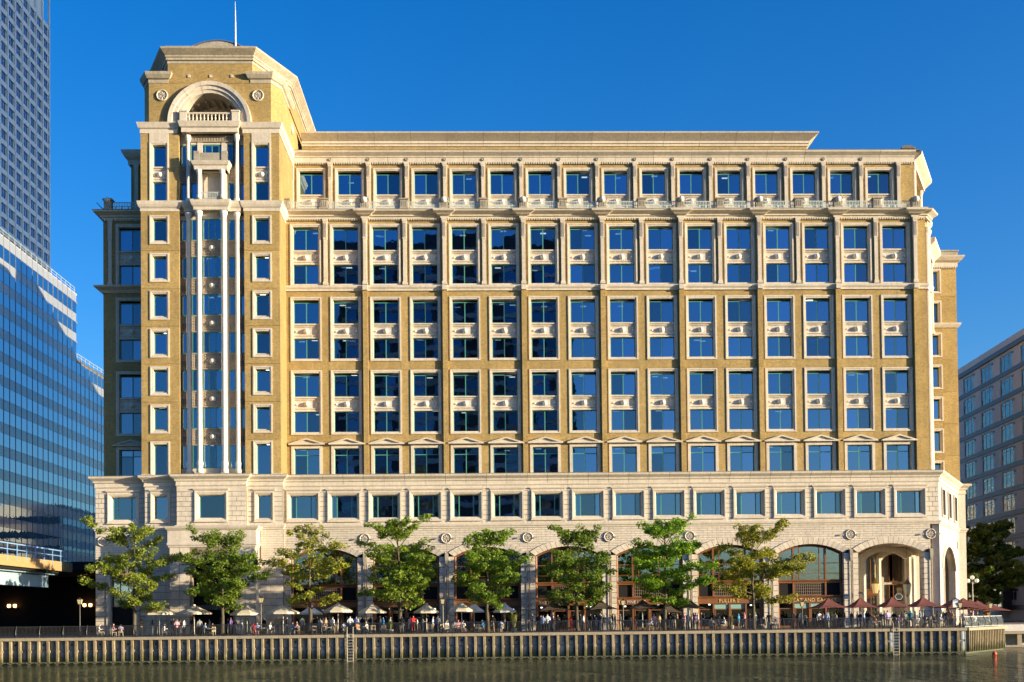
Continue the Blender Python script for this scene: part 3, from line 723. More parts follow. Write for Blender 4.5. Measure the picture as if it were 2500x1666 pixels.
# arched stage
AXC = -28.42
arc = lambda r_, n_, a0=0, a1=math.pi: [(AXC+r_*math.cos(a0+(a1-a0)*i/n_), 54.4+r_*math.sin(a0+(a1-a0)*i/n_)) for i in range(n_+1)]
wall = [(-34.85, 54.4), (-34.85, 58.7), (-21.95, 58.7), (-21.95, 54.4)] + arc(4.35, 28)
p('arch_wall', MB().prism_y(wall, TY, TY+.4), 'brick')
body = [(TX0, 18), (TX0, -2.4), (-34.86, TY+.02), (-34.86, TY+.38), (-32.9, TY+.4), (-32.9, .5), (-23.9, .5), (-23.9, TY+.4), (-21.94, TY+.38), (-21.94, TY+.02), (TX1+.02, -2.4), (TX1+.02, 18)]
p('arch_stage', MB().prism(body, 54.35, 58.7), 'brick')
p('arch_stage', MB().box(-32.9, -23.9, TY+.4, .6, 58.4, 58.69), 'brick')
# moulded arch ring in seven stones
for i in range(7):
    a0, a1 = math.pi*i/7+.004, math.pi*(i+1)/7-.004
    b_ = MB(); lp = []
    for q in range(7):
        a = a0+(a1-a0)*q/6
        lp.append([(AXC+r_*math.cos(a), y, 54.4+r_*math.sin(a)) for r_, y in ((3.25, TY+1.6), (3.25, TY-.02), (3.55, TY-.06), (3.6, TY-.18), (3.95, TY-.2), (4.0, TY-.34), (4.4, TY-.38), (4.46, TY+.3), (4.0, TY+.5))])
    b_.loops(lp); p('voussoir', b_, 'stone')
# coffered vault behind
b_ = MB(); lp = []
for q in range(25):
    a = math.pi*q/24; lp.append([(AXC+r_*math.cos(a), y, 54.4+r_*math.sin(a)) for r_, y in ((3.3, TY+1.5), (3.3, .4), (3.5, .4), (3.5, TY+1.5))])
p('vault', b_.loops(lp), 'stone')
for q in range(1, 12, 1):
    a = math.pi*(q+.0)/12
    rib = MB().loops([[(AXC+r_*math.cos(a+s_), y, 54.4+r_*math.sin(a+s_)) for r_, s_ in ((3.31, -.04), (3.31, .04), (3.1, .04), (3.1, -.04))] for y in (TY+1.7, .2)])
    p('vault_rib', rib, 'stone')
b_ = MB(); lp = []
for q in range(21):
    a = math.pi*q/20; lp.append([(AXC+r_*math.cos(a), y, 54.4+r_*math.sin(a)) for r_, y in ((2.3, -.6), (3.4, -.6), (3.4, -.2), (2.3, -.2))])
p('inner_arch', b_.loops(lp), 'stone')
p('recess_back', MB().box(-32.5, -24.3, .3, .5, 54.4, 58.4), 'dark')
# balustrade in the arch
for x0 in (-31.5, -26.0):
    p('pedestal', MB().loops([[(x0-a, TY-.5-a, z), (x0+.75+a, TY-.5-a, z), (x0+.75+a, TY+.1, z), (x0-a, TY+.1, z)] for a, z in ((.04, 54.4), (0, 54.55), (0, 55.4), (.08, 55.45), (.08, 55.6))]), 'stone')
p('handrail', MB().box(-30.72, -26.02, TY-.4, TY-.1, 55.25, 55.42), 'stone')
bal_me = MB().lathe([(.10, 0), (.10, .1), (.06, .16), (.12, .36), (.05, .62), (.1, .74), (.1, .8)], 8).mesh('baluster', 'stone', True)
for i in range(12): p('baluster', bal_me, None, (-30.55+i*.395, TY-.25, 54.45))
# roundels either side of the arch
def roundel_mesh(s_, mt='stone'):
    b_ = MB().lathe([(.62*s_, .05), (.62*s_, -.10), (.55*s_, -.16), (.48*s_, -.08), (.46*s_, -.02), (.05, -.02)], 24, 'y')
    for i in range(8):
        a = i*math.pi/4; c_, d_ = math.cos(a), math.sin(a)
        b_.loops([[(r_*c_-t_*d_, -.02, r_*d_+t_*c_) for r_, t_ in ((.06*s_, 0), (.25*s_, .085*s_), (.43*s_, 0), (.25*s_, -.085*s_))], [(r_*c_-t_*d_, -.12, r_*d_+t_*c_) for r_, t_ in ((.08*s_, 0), (.25*s_, .05*s_), (.4*s_, 0), (.25*s_, -.05*s_))]])
    return b_.mesh('roundel', mt)
rm = roundel_mesh(1.0)
for x in (-33.45, -23.3): p('roundel', rm, None, (x, TY, 57.38))
p('roundel', roundel_mesh(1.0), None, (TX1+.03, 4.5, 57.3), rz=R(90))
# corner cornices, upper octagonal stage, dome and mast
CB = [(-.4, 58.7), (.05, 58.7), (.07, 59.05), (.25, 59.15), (.45, 59.5), (.5, 59.78), (-.4, 59.78)]
p('cornice', MB().sweep([(TX0, 4.0), (TX0, -2.4), (-34.86, TY), (-32.85, TY), (-32.85, TY+.9)], CB), 'stone_weather')
p('cornice', MB().sweep([(-24.05, TY+.9), (-24.05, TY), (-21.94, TY), (TX1, -2.4), (TX1, 4.0)], CB), 'stone_weather')
p('corner_block', MB().prism([(TX0+.2, 3.8), (TX0+.2, -2.3), (-34.8, TY+.2), (-32.9, TY+.2), (-32.9, 3.8)], 58.7, 59.7), 'stone_lead')
p('corner_block', MB().prism([(-23.95, 3.8), (-23.95, TY+.2), (-22.0, TY+.2), (TX1-.2, -2.3), (TX1-.2, 3.8)], 58.7, 59.7), 'stone_lead')
OCT = [(-35.85, 18), (-35.85, 2.4), (-32.85, TY), (-23.9, TY), (-20.95, 2.4), (-20.95, 18)]
p('octagon_stage', MB().prism(OCT, 58.69, 60.85), 'brick')
for x in (-30.6, -28.3, -26.05): boxpart('vent_block', BLD, 'stone', x-.13, x+.13, TY-.08, TY+.1, 59.3, 59.6)
OP = [(-.3, 60.8), (.05, 60.8), (.05, 61.05), (.22, 61.12), (.22, 61.36), (.32, 61.42), (.32, 61.58), (.85, 62.08), (.9, 62.25), (-.3, 62.25)]
p('cornice', MB().sweep(OCT, OP), 'stone_weather')
p('parapet_cap', MB().sweep(OCT, [(-.8, 62.2), (.30, 62.2), (.25, 62.6), (-.8, 62.6)]), 'stone_grey')
p('tower_roof', MB().prism([(a*.97+-.85, b_ if b_ > 10 else b_+.5) for a, b_ in OCT], 62.1, 62.4), 'stone_lead')
lun = lambda a_, s_: [(-29.4+q[0], 66.3+s_+q[1]) for q in seg0(a_, .92)]
def seg0(a_, h_, n_=20):
    r_ = (a_*a_+h_*h_)/(2*h_); t = math.asin(a_/r_)
    return [(r_*math.sin(-t+2*t*i/n_), h_-r_+r_*math.cos(-t+2*t*i/n_)) for i in range(n_+1)]
p('lunette', MB().prism_y([(-32.3, 62.3)]+lun(2.9, -.12)+[(-26.5, 62.3)], 3.95, 9), 'stone_grey')
p('barrel_roof', MB().prism_y([(-32.65, 62.3)]+lun(3.25, 0)+[(-26.15, 62.3)], 4.1, 10), 'lead')
for y_ in (4.0, 5.6, 7.2, 8.8):
    p('roof_rib', MB().tube([(a, y_, c+.03) for a, c in lun(3.25, 0)], .07, 5), 'lead')
p('mast', MB().lathe([(.14, 62.3), (.13, 67.0), (.11, 67.1), (.10, 69.3), (.08, 69.35), (.06, 70.7), (.04, 70.8), (.025, 71.7)], 10, c=(-27.3, 4, 0)), 'mast', smooth=False)
# opening in the tower flank
ring(BLD, 0, 0, 0, 2.0, 2.0) if False else None

# ================================================================== PODIUM
PY = -3.1
PP = [(-40.9, 30), (-40.9, PY), (-35.5, PY), (-35.5, -3.8), (-31.95, -3.8), (-31.95, -4.6), (-24.72, -4.6), (-24.72, -3.8), (-21.0, -3.8), (-21.0, PY), (49.5, PY), (57.3, 11.0), (58.2, 11.0), (58.2, 40)]
PC = [(-.4, 15.78), (.06, 15.78), (.06, 16.1), (.18, 16.18), (.22, 16.36), (.55, 16.62), (.6, 16.82), (-.4, 16.82)]
p('podium_cornice', MB().sweep(PP[:10]+[(-19.0, PY)], PC), 'stone'); p('podium_cornice', MB().sweep([(46.4, PY)]+PP[10:], PC), 'stone')
pst = MB().sweep([(0, 0), (65.4/30-.035, 0)], PC).mesh('cornice_stone', 'stone'); x = -19.0+.018
for i in range(30): p('cornice_stone', pst, None, (x, PY, 0)); x += 65.4/30
p('cornice_bed', MB().box(-19.2, 46.6, PY+.02, PY+.3, 15.8, 16.8), 'stone_joint')
p('cornice_cap', MB().sweep(PP, [(-.4, 16.82), (.58, 16.82), (.5, 16.9), (-.4, 16.9)]), 'stone_lead')
p('string_course', MB().sweep(PP, [(-.3, 11.08), (.1, 11.08), (.1, 11.22), (.2, 11.3), (.22, 11.45), (.06, 11.54), (-.3, 11.54)]), 'stone')
p('frieze_moulding', MB().sweep(PP, [(-.3, 15.62), (.04, 15.62), (.10, 15.72), (.10, 15.79), (-.3, 15.79)]), 'stone')
PRING = [(0, .05), (0, -.14), (.12, -.14), (.14, -.06), (.24, -.06), (.26, 0), (.34, .05), (.40, .62), (.1, .62)]
def blocks(x0, x1, y, z0, z1, hcourse, lmax, bond=True):
    """row of ashlar blocks, each its own piece"""
    nz = max(1, round((z1-z0)/hcourse)); hz = (z1-z0)/nz
    nx = max(1, math.ceil((x1-x0)/lmax)); lx_ = (x1-x0)/nx
    for j in range(nz):
        cuts = [x0+lx_*i for i in range(nx+1)]
        if bond and nx > 1 and j % 2: cuts = [x0] + [x0+lx_*(i+.5) for i in range(nx)] + [x1]
        for a, c in zip(cuts[:-1], cuts[1:]):
            boxpart('stone_block', BLD, 'stone', a+.022, c-.022, y, y+.12, z0+hz*j+.026, z0+hz*(j+1)-.026)
def pod_bay(x0, x1, y, wc, ww, kind, glassw):
    """podium storey between x0 and x1 with one window"""
    p('podium_wall', MB().lattice([x0, wc-ww/2+.05, wc+ww/2-.05, x1], [11.5, 12.0, 14.95, 15.7], {(1, 1)}, y+.06, y+.5), 'stone_joint')
    ring(BLD, wc, y, 11.93, ww, 3.1, prof=PRING)
    window(BLD, wc, y+.55, 12.25, glassw, 2.45, kind)
    hd = cached(('hood', round(ww, 2)), lambda: MB().sweep([(-ww/2, .1), (-ww/2, 0), (ww/2, 0), (ww/2, .1)], [(-.05, 0), (.03, 0), (.05, .12), (.16, .2), (.2, .34), (-.05, .34)]).mesh('window_hood', 'stone'))
    p('window_hood', hd, None, (wc, y, 15.03))
    boxpart('window_sill', BLD, 'stone', wc-ww/2-.05, wc+ww/2+.05, y-.2, y+.1, 11.82, 11.93)
    blocks(x0, wc-ww/2, y, 11.95, 15.05, .5, 1.15); blocks(wc+ww/2, x1, y, 11.95, 15.05, .5, 1.15)
    for a, c in ((x0, wc-ww/2), (wc-ww/2, wc+ww/2), (wc+ww/2, x1)):
        boxpart('stone_block', BLD, 'stone', a+.01, c-.01, y, y+.12, 15.38 if (a, c) == (wc-ww/2, wc+ww/2) else 15.07, 15.62)
        boxpart('stone_block', BLD, 'stone', a+.01, c-.01, y, y+.12, 11.54, 11.82 if (a, c) == (wc-ww/2, wc+ww/2) else 11.93)
for k, x in enumerate(colx):
    pod_bay(-21.0 if k == 0 else x-P0/2, 49.5 if k == 15 else x+P0/2, PY, x, 3.49, '3', 2.7)
pod_bay(-40.9, -35.5, PY, -37.95, 3.3, '3', 2.5)
pod_bay(-35.5, -31.95, -3.8, -33.85, 2.06, '1', 1.28)
pod_bay(-31.95, -24.72, -4.6, -28.35, 3.42, '1', 2.6)
pod_bay(-24.72, -21.0, -3.8, -22.95, 2.06, '1', 1.28)
for (x, y0, y1) in ((-40.9, PY, 12), (-35.5, -3.8, PY), (-31.95, -4.6, -3.8), (-24.72, -4.6, -3.8), (-21.0, -3.8, PY)):
    s_ = -1 if x < -28 else 1
    boxpart('return_wall', BLD, 'stone', min(x, x-s_*.45), max(x, x-s_*.45), y0+.13, y1, 11.5, 15.7)
    boxpart('return_wall', BLD, 'stone', min(x, x-s_*.45), max(x, x-s_*.45), y0+.13, y1, 0, 11.1)

# --- arcade
def seg(a_, zs_, h_, n_=18):
    r_ = (a_*a_+h_*h_)/(2*h_); t = math.asin(a_/r_)
    return [(r_*math.sin(-t+2*t*i/n_), zs_+h_-r_+r_*math.cos(-t+2*t*i/n_)) for i in range(n_+1)]
AO, AI = 4.15, 3.58
outer = seg(AO, 8.45, 1.3, 15); inner = seg(AI, 8.05, .98, 15)
def ztop(x):
    r_ = (AO*AO+1.3*1.3)/2.6
    return 9.75-r_+math.sqrt(r_*r_-x*x)
arch_wall = MB().prism_y([(-P0, 0), (-P0, 11.1), (P0, 11.1), (P0, 0), (AO, 0)] + list(reversed(outer)) + [(-AO, 0)], PY+.06, PY+.8).mesh('arch_wall', 'stone_joint')
def course_blocks():
    b_ = MB(); h_ = .2525; z = 8.05; j = 0
    while z < 11.05:
        z1 = min(z+h_, 11.08)
        iv = []
        if z1 >= 9.74: iv = [(-P0, P0)]
        else:
            zz = z
            if zz < 8.45: xo = AO
            else:
                lo_, hi_ = 0, AO
                for _ in range(30):
                    mid = (lo_+hi_)/2
                    if ztop(mid) > z1-.03: lo_ = mid
                    else: hi_ = mid
                xo = hi_
            iv = [(-P0, -xo), (xo, P0)]
        for a, c in iv:
            nx = max(1, round((c-a)/1.0)); L = (c-a)/nx
            cuts = [a+L*i for i in range(nx+1)]
            if j % 2 and nx > 1: cuts = [a]+[a+L*(i+.5) for i in range(nx)]+[c]
            for q, s_ in zip(cuts[:-1], cuts[1:]):
                if s_-q > .05: b_.box(q+.012, s_-.012, PY, PY+.1, z+.016, z1-.016)
        z = z1; j += 1
    for z in [.1+.5*i for i in range(16)]:
        for a, c in ((-P0, -AO), (AO, P0)): b_.box(a+.008, c-.008, PY, PY+.1, z+.012, min(z+.5, 8.04)-.012)
    return b_.mesh('ashlar_courses', 'stone')
courses = course_blocks()
vous = []
for i in range(15):
    q = [(outer[i], inner[i]), (outer[i+1], inner[i+1])]
    b_ = MB(); lp = []
    for (o1, i1), e in ((q[0], .02), (q[1], -.02)):
        lp.append([(i1[0]+e, PY+.9, i1[1]), (i1[0]+e, PY-.02, i1[1]), (o1[0]*.45+i1[0]*.55+e, PY-.06, o1[1]*.45+i1[1]*.55), (o1[0]+e, PY-.10, o1[1]), (o1[0]+e, PY+.3, o1[1]), ])
    vous.append(b_.loops(lp).mesh('voussoir', 'stone'))
archx = [C0+P0*(2*k+.5) for k in range(8)]
pipe_me = MB().lathe([(.07, .0), (.07, 7.6)], 8).mesh('drainpipe', 'stone_joint', True)
hop_me = MB().loops([[(-a, -.12-a, z), (a, -.12-a, z), (a, 0, z), (-a, 0, z)] for a, z in ((.10, 7.2), (.16, 7.6), (.17, 8.25), (.12, 8.42))]).mesh('hopper_head', 'stone_grey')
rm2 = roundel_mesh(.92, 'stone'); spike = MB().lathe([(.11, -.18), (.06, .0), (.02, .05)], 8, 'y').mesh('spot_lamp', 'stone_grey')
def text_mesh(txt, size, mt, ext=.02):
    cu = bpy.data.curves.new('lettering', 'FONT'); cu.body = txt; cu.size = size; cu.extrude = ext; cu.align_x = 'CENTER'; cu.space_character = 1.12
    o = bpy.data.objects.new('lettering_tmp', cu); COL.objects.link(o)
    dg = bpy.context.evaluated_depsgraph_get(); me = bpy.data.meshes.new_from_object(o.evaluated_get(dg))
    bpy.data.objects.remove(o); me.materials.clear(); me.materials.append(M[mt]); me.name = 'lettering'
    me.transform(Matrix.Rotation(R(90), 4, 'X')); return me
SY = PY+.75
wood_arch_o = [(-AI, 0)]+inner+[(AI, 0)]
inner2 = seg(AI-.26, 7.95, .84, 15); wood_arch_i = [(-AI+.26, 0)]+inner2+[(AI-.26, 0)]
wa = MB().loops([[(o_[0], y, o_[1]) for o_ in ln] for y, ln in ((SY-.12, wood_arch_o), (SY-.2, [((a[0]+c[0])/2, (a[1]+c[1])/2) for a, c in zip(wood_arch_o, wood_arch_i)]), (SY-.06, wood_arch_i), (SY+.2, wood_arch_i), (SY+.2, wood_arch_o))], close_profile=True)
wa.f = [f_ for f_ in wa.f if not ({f_[0] % 18, f_[1] % 18, f_[2] % 18, f_[3] % 18} == {0, 17})]
wood_arch = wa.mesh('arch_frame', 'wood')
def arch_pane(xa, xb):
    pts = [(xa, 5.2), (xb, 5.2)]; nn = 8
    r_ = ((AI-.26)**2+.84**2)/(2*.84); zt = lambda x: 7.95+.84-r_+math.sqrt(r_*r_-x*x)
    pts += [(xb+(xa-xb)*i/nn, zt(min(max(xb+(xa-xb)*i/nn, -AI+.27), AI-.27))) for i in range(nn+1)]
    return MB().prism_y(pts, SY+.05, SY+.08)
panes = [arch_pane(a, c).mesh('pane', 'shop_glass') for a, c in ((-3.32, -1.84), (-1.66, -1.1), (-1.1, 1.1), (1.1, 1.66), (1.84, 3.32))]
def louvre(x0, x1):
    xs_ = [x0, x0+.08]; nn = int((x1-x0)/.2)
    for i in range(1, nn): xs_ += [x0+i*(x1-x0)/nn-.035, x0+i*(x1-x0)/nn+.035]
    xs_ += [x1-.08, x1]
    return MB().lattice(xs_, [3.5, 3.6, 3.88, 3.93, 4.2, 4.25, 4.5, 4.55, 4.74, 4.84], {(i, j) for i in range(1, len(xs_)-1, 2) for j in (1, 3, 5, 7)}, SY, SY+.1).mesh('louvre', 'louvre')
lv = louvre(-1.66, 1.66)
def shopfront(xc, idx):
    q = (xc, 0, 0)
    o = p('arch_frame', wood_arch, None, q)
    for m_ in panes: part('pane', m_, None, o, q)
    for xm in (-1.75, 1.75):
        p('mullion', cached('mul', lambda: MB().box(-.09, .09, SY-.14, SY+.1, 0, 8.7).mesh('mullion', 'wood')), None, (xc+xm, 0, 0 if True else 0))
    for xm in (-1.1, 1.1): p('glazing_bar', cached('gb', lambda: MB().box(-.035, .035, SY-.02, SY+.1, 5.2, 8.7).mesh('glazing_bar', 'wood')), None, (xc+xm, 0, 0))
    p('glazing_bar', cached('gb2', lambda: MB().box(-3.3, 3.3, SY-.01, SY+.1, 6.95, 7.02).mesh('glazing_bar', 'wood')), None, q)
    p('glazing_bar', cached('gb3', lambda: MB().box(-3.3, 3.3, SY-.01, SY+.1, 5.85, 5.9).mesh('glazing_bar', 'wood')), None, q)
    p('transom', cached('trs', lambda: MB().sweep([(-3.45, SY), (3.45, SY)], [(-.2, 4.84), (.12, 4.84), (.12, 4.95), (.25, 5.08), (.28, 5.2), (-.2, 5.2)]).mesh('transom', 'wood')), None, q)
    p('louvre', lv, None, q)
    for sx in (-1, 1): p('side_panel', cached('sdp', lambda: MB().box(-.72, .72, SY+.05, SY+.15, 3.45, 4.84).mesh('side_panel', 'dark')), None, (xc+sx*2.58, 0, 0))
    p('backing', cached('lbk', lambda: MB().box(-1.7, 1.7, SY+.25, SY+.3, 3.45, 4.84).mesh('backing', 'dark')), None, q)
    fa = p('fascia', cached('fas', lambda: MB().sweep([(-3.55, SY), (3.55, SY)], [(-.2, 2.7), (.22, 2.7), (.22, 3.28), (.34, 3.36), (.4, 3.5), (-.2, 3.5)]).mesh('fascia', 'wood')), None, q)
    if idx in SIGN:
        txt, sz, mt, dx = SIGN[idx]
        part('lettering', text_mesh(txt, sz, mt), None, fa, (xc+dx, SY-.25, 2.84))
    # door storey
    aw = 'awning' if idx in (5, 6) else 'door_glass'
    p('fanlight', cached(('fan', aw), lambda: MB().box(-1.64, 1.64, SY+.02, SY+.06, 2.15, 2.66).mesh('fanlight', aw)), None, q)
    for a in (-2.6, -.85, .85, 2.6):
        dr = p('door', cached('door', lambda: MB().lattice([-.72, -.62, .62, .72], [0, .25, 2.05, 2.14], {(1, 1)}, SY+.0, SY+.1).mesh('door', 'wood')), None, (xc+a, 0, 0))
        part('pane', cached('doorp', lambda: MB().box(-.63, .63, SY+.04, SY+.06, .24, 2.06).mesh('pane', 'door_glass')), None, dr, (xc+a, 0, 0))
    p('door_post', cached('dpost', lambda: MB().box(-.1, .1, SY-.1, SY+.1, 0, 2.7).mesh('door_post', 'wood')), None, q)
    p('room_back', cached('rback', lambda: MB().box(-3.7, 3.7, .3, .45, 0, 9.2).mesh('room_back', 'inner')), None, q)
    if rnd.random() < .8:
        for _ in range(3): p('room_light', cached('rlt', lambda: MB().box(-.1, .1, -.1, .1, 0, .12).mesh('room_light', 'lit')), None, (xc+rnd.uniform(-3, 3), -.5, rnd.uniform(2.2, 2.6)))
SIGN = {3: ('THE FINE LINE', .42, 'whitep', -1.7), 4: ('THE FINE LINE', .42, 'whitep', -1.9), 5: ("FULLER'S", .5, 'gold', -.1), 6: ('THE CAT AND CANARY', .5, 'gold', -.1)}
p('shop_ceiling', MB().box(-21, 39.7, SY+.2, .4, 9.05, 9.2), 'inner')
for k in range(9):                                   # party walls between the shops
    if 0 < k < 8: p('party_wall', MB().box(-21.12+8.702*k-.2, -21.12+8.702*k+.2, SY+.2, .35, 0, 9.1), 'inner')
for k, xc in enumerate(archx):
    p('arch_wall', arch_wall, None, (xc, 0, 0))
    p('ashlar_courses', courses, None, (xc, 0, 0), kind='stuff')
    for v_ in vous: p('voussoir', v_, None, (xc, 0, 0))
    for sx in (-1, 1):
        xa, xb = (AI, AO) if sx > 0 else (-AO, -AI)
        for j in range(14):
            boxpart('jamb_stone', BLD, 'stone', xc+xa, xc+xb, PY-.05, PY+.9, .01+.575*j, .01+.575*(j+1)-.045)
    xb = xc+P0
    p('roundel', rm2, None, (xb, PY, 10.0))
    for sx in (-1, 1): p('spot_lamp', spike, None, (xb+sx*.9, PY-.1, 9.98))
    p('drainpipe', pipe_me, None, (xb, PY-.14, 0)); p('hopper_head', hop_me, None, (xb, PY, 0))
    if k < 7: shopfront(xc, k)
# --- open porch in the last arch
px0, px1 = archx[7]-AI, archx[7]+AI
p('porch_wall', MB().box(px0-.6, px0-.02, PY+.9, 10.8, 0, 9.4), 'stone')
p('porch_ceiling', MB().prism([(px0-.6, PY+.85), (49.4, PY+.85), (56.6, 11), (px0-.6, 11)], 9.15, 9.5), 'stone')
def porch_arch(y, half, xo, mt='stone'):
    o_ = seg(half+.55, 8.1, 1.0, 12); i_ = seg(half, 7.5, .9, 12)
    lo = [(-half-.55, 0)]+o_+[(half+.55, 0)]; li = [(-half, 0)]+i_+[(half, 0)]
    b_ = MB().loops([[(a+xo, y_, c) for a, c in ln] for y_, ln in ((y, lo), (y-.1, [((a[0]+c[0])/2, (a[1]+c[1])/2) for a, c in zip(lo, li)]), (y, li), (y+.7, li), (y+.7, lo))], close_profile=True)
    nn = len(lo); b_.f = [f_ for f_ in b_.f if {v % nn for v in f_} != {0, nn-1}]
    return p('porch_arch', b_, mt)
porch_arch(2.2, 2.3, archx[7]+1.3); porch_arch(6.4, 1.75, archx[7]+3.9)
iw = [(px0-.5, 0), (px0-.5, 9.2), (53.9, 9.2), (53.9, 0), (archx[7]+5.65, 0)]+[(archx[7]+3.9+1.75*math.cos(math.pi*i/14), 7.5+.9*math.sin(math.pi*i/14)) for i in range(15)]+[(archx[7]+2.15, 0)]
p('inner_wall', MB().prism_y(iw, 6.75, 7.1), 'stone')
window(BLD, archx[7]+.55, 6.5, 4.2, 2.3, 3.9, 'c3', 'shop_glass', 'wood'); window(BLD, archx[7]+.55, 6.5, 1.2, 2.3, 2.2, 'c3', 'shop_glass', 'wood')
p('bay_hood', MB().sweep([(archx[7]-.8, 6.74), (archx[7]+1.9, 6.74)], [(-.1, 3.5), (.3, 3.5), (.4, 3.8), (.5, 4.1), (-.1, 4.1)]), 'wood')
p('porch_back', MB().box(px0-.5, 56.6, 10.6, 10.9, 0, 9.3), 'stone')
for zz, hh in ((5.2, 3.2), (2.9, 2.0)):
    window(BLD, archx[7]+1.3, 9.9, zz, 1.9, hh, 'c3', 'shop_glass', 'wood')
    window(BLD, archx[7]+5.2, 10.4, zz, 1.6, hh, 'c3', 'shop_glass', 'wood')
boxpart('porch_pier', BLD, 'stone', px1-.02, px1+.62, PY+.9, PY+1.3, 0, 9.2)
# skew end wall with arch and three windows
A_, B_ = Vector((49.5, PY)), Vector((57.3, 11.0)); LL = (B_-A_).length; dr_ = (B_-A_)/LL; nr_ = Vector((dr_.y, -dr_.x))
def skew(mb):
    return mb.warp(lambda x, y, z: (A_.x+dr_.x*x-nr_.x*y, A_.y+dr_.y*x-nr_.y*y, z))
EC = LL/2-.6
ea = [(a*1.55+EC, 1.0+c) for a, c in seg(3.4, 5.3, 2.6, 16)]
wl_ = [(0, 0), (0, 11.1), (LL, 11.1), (LL, 0), (ea[-1][0], 0)]+list(reversed(ea))+[(ea[0][0], 0)]
p('end_wall', skew(MB().prism_y(wl_, 0.02, .8)), 'stone')
eo = [(a*1.74+EC, 1.0+c+.02) for a, c in seg(3.4, 5.35, 3.0, 16)]
lp = [[(a, -.08, c), (b_[0], -.08, b_[1]), (b_[0], .3, b_[1]), (a, .3, c)] for (a, c), b_ in zip(ea, eo)]
p('end_arch_ring', skew(MB().loops(lp)), 'stone')
cz = [3.0, 8.0, 13.0]; xs_ = [0]
for c in cz: xs_ += [c-1.1, c+1.1]
xs_.append(LL)
p('end_wall', skew(MB().lattice(xs_, [11.5, 12.2, 15.0, 15.7], {(1, 1), (3, 1), (5, 1)}, 0.02, .6)), 'stone')
for c in cz:
    p('window_surround', skew(MB().rect_ring(c-1.25, c+1.25, 12.0, 15.2, [(0, .05), (0, -.16), (.2, -.16), (.24, .5), (.1, .5)])), 'stone')
    p('window', skew(MB().lattice([c-1.0, c-.9, c-.05, c+.05, c+.9, c+1.0], [12.3, 12.4, 14.85, 14.95], {(1, 1), (3, 1)}, .45, .55)), 'teal')
    p('pane', skew(MB().box(c-.9, c+.9, .5, .52, 12.35, 14.9)), 'glass')
p('corner_strip', MB().box(57.3, 58.2, 11.02, 11.5, 0, 15.75), 'stone'); p('return_wall', MB().box(57.9, 58.18, 11.5, 30, 0, 15.75), 'stone')
p('podium_roof', MB().prism([(49.3, 0), (49.4, -2.8), (57.1, 11.2), (57.9, 11.2), (57.9, 20), (49.3, 20)], 16.3, 16.7), 'stone_lead')
p('roundel', skew(MB().lathe([(.5, .05), (.5, -.12), (.4, -.05), (.05, -.1)], 16, 'y', (LL-1.2, 0, 9.4))), 'stone')
# --- ground storey below the tower
def big_blocks(x0, x1, y, z0, z1): blocks(x0, x1, y, z0, z1, .75, 1.6)
p('base_wall', MB().lattice([-40.9, -39.5, -36.5, -35.5], [0, 7.6, 11.1], {(1, 0)}, PY+.06, PY+.5), 'stone_joint')
p('side_arch', MB().loops([[(a, y_, c) for a, c in ln] for y_, ln in ((PY-.1, [(-39.75, 0)]+[(-38.0+1.75*math.cos(math.pi-math.pi*i/10), 6.5+1.6*math.sin(math.pi*i/10)) for i in range(11)]+[(-36.25, 0)]), (PY-.1, [(-39.3, 0)]+[(-38.0+1.3*math.cos(math.pi-math.pi*i/10), 6.5+1.15*math.sin(math.pi*i/10)) for i in range(11)]+[(-36.7, 0)]), (PY+.6, [(-39.3, 0)]+[(-38.0+1.3*math.cos(math.pi-math.pi*i/10), 6.5+1.15*math.sin(math.pi*i/10)) for i in range(11)]+[(-36.7, 0)]))], cap=False), 'stone')
window(BLD, -38.0, PY+.5, 3.0, 2.6, 4.6, 'c3', 'shop_glass', 'wood'); boxpart('side_panel', BLD, 'dark', -39.3, -36.7, PY+.5, PY+.6, 0, 3.0)
blocks(-40.9, -39.78, PY, 0, 7.5, .5, 1.2); blocks(-36.22, -35.5, PY, 0, 7.5, .5, 1.2)
bb = MB()
for j in range(14):
    z = 7.55+.25*j
    for (a, c, y) in ((-40.9, -35.5, PY), (-35.5, -32.9, -3.8), (-23.3, -21.0, -3.8)):
        n_ = max(1, round((c-a)/1.1)); L = (c-a)/n_; o_ = L/2 if j % 2 else 0
        cuts = sorted({a, c} | {a+o_+L*i for i in range(n_+1) if a < a+o_+L*i < c-.05})
        for q, s_ in zip(cuts[:-1], cuts[1:]):
            if y == PY and z < 8.2 and -39.8 < (q+s_)/2 < -36.2: continue
            bb.box(q+.008, s_-.008, y, y+.1, z+.012, min(z+.25, 11.08)-.012)
p('ashlar_courses', bb, 'stone', kind='stuff')
p('roundel', rm2, None, (-40.1, PY, 10.0))
for (a, c) in ((-35.5, -32.3), (-23.6, -21.0)):
    boxpart('base_wall', BLD, 'stone_joint', a, c, -3.74, -3.2, 0, 11.1); blocks(a, c, -3.8, 0, 7.5, .75, 1.6)
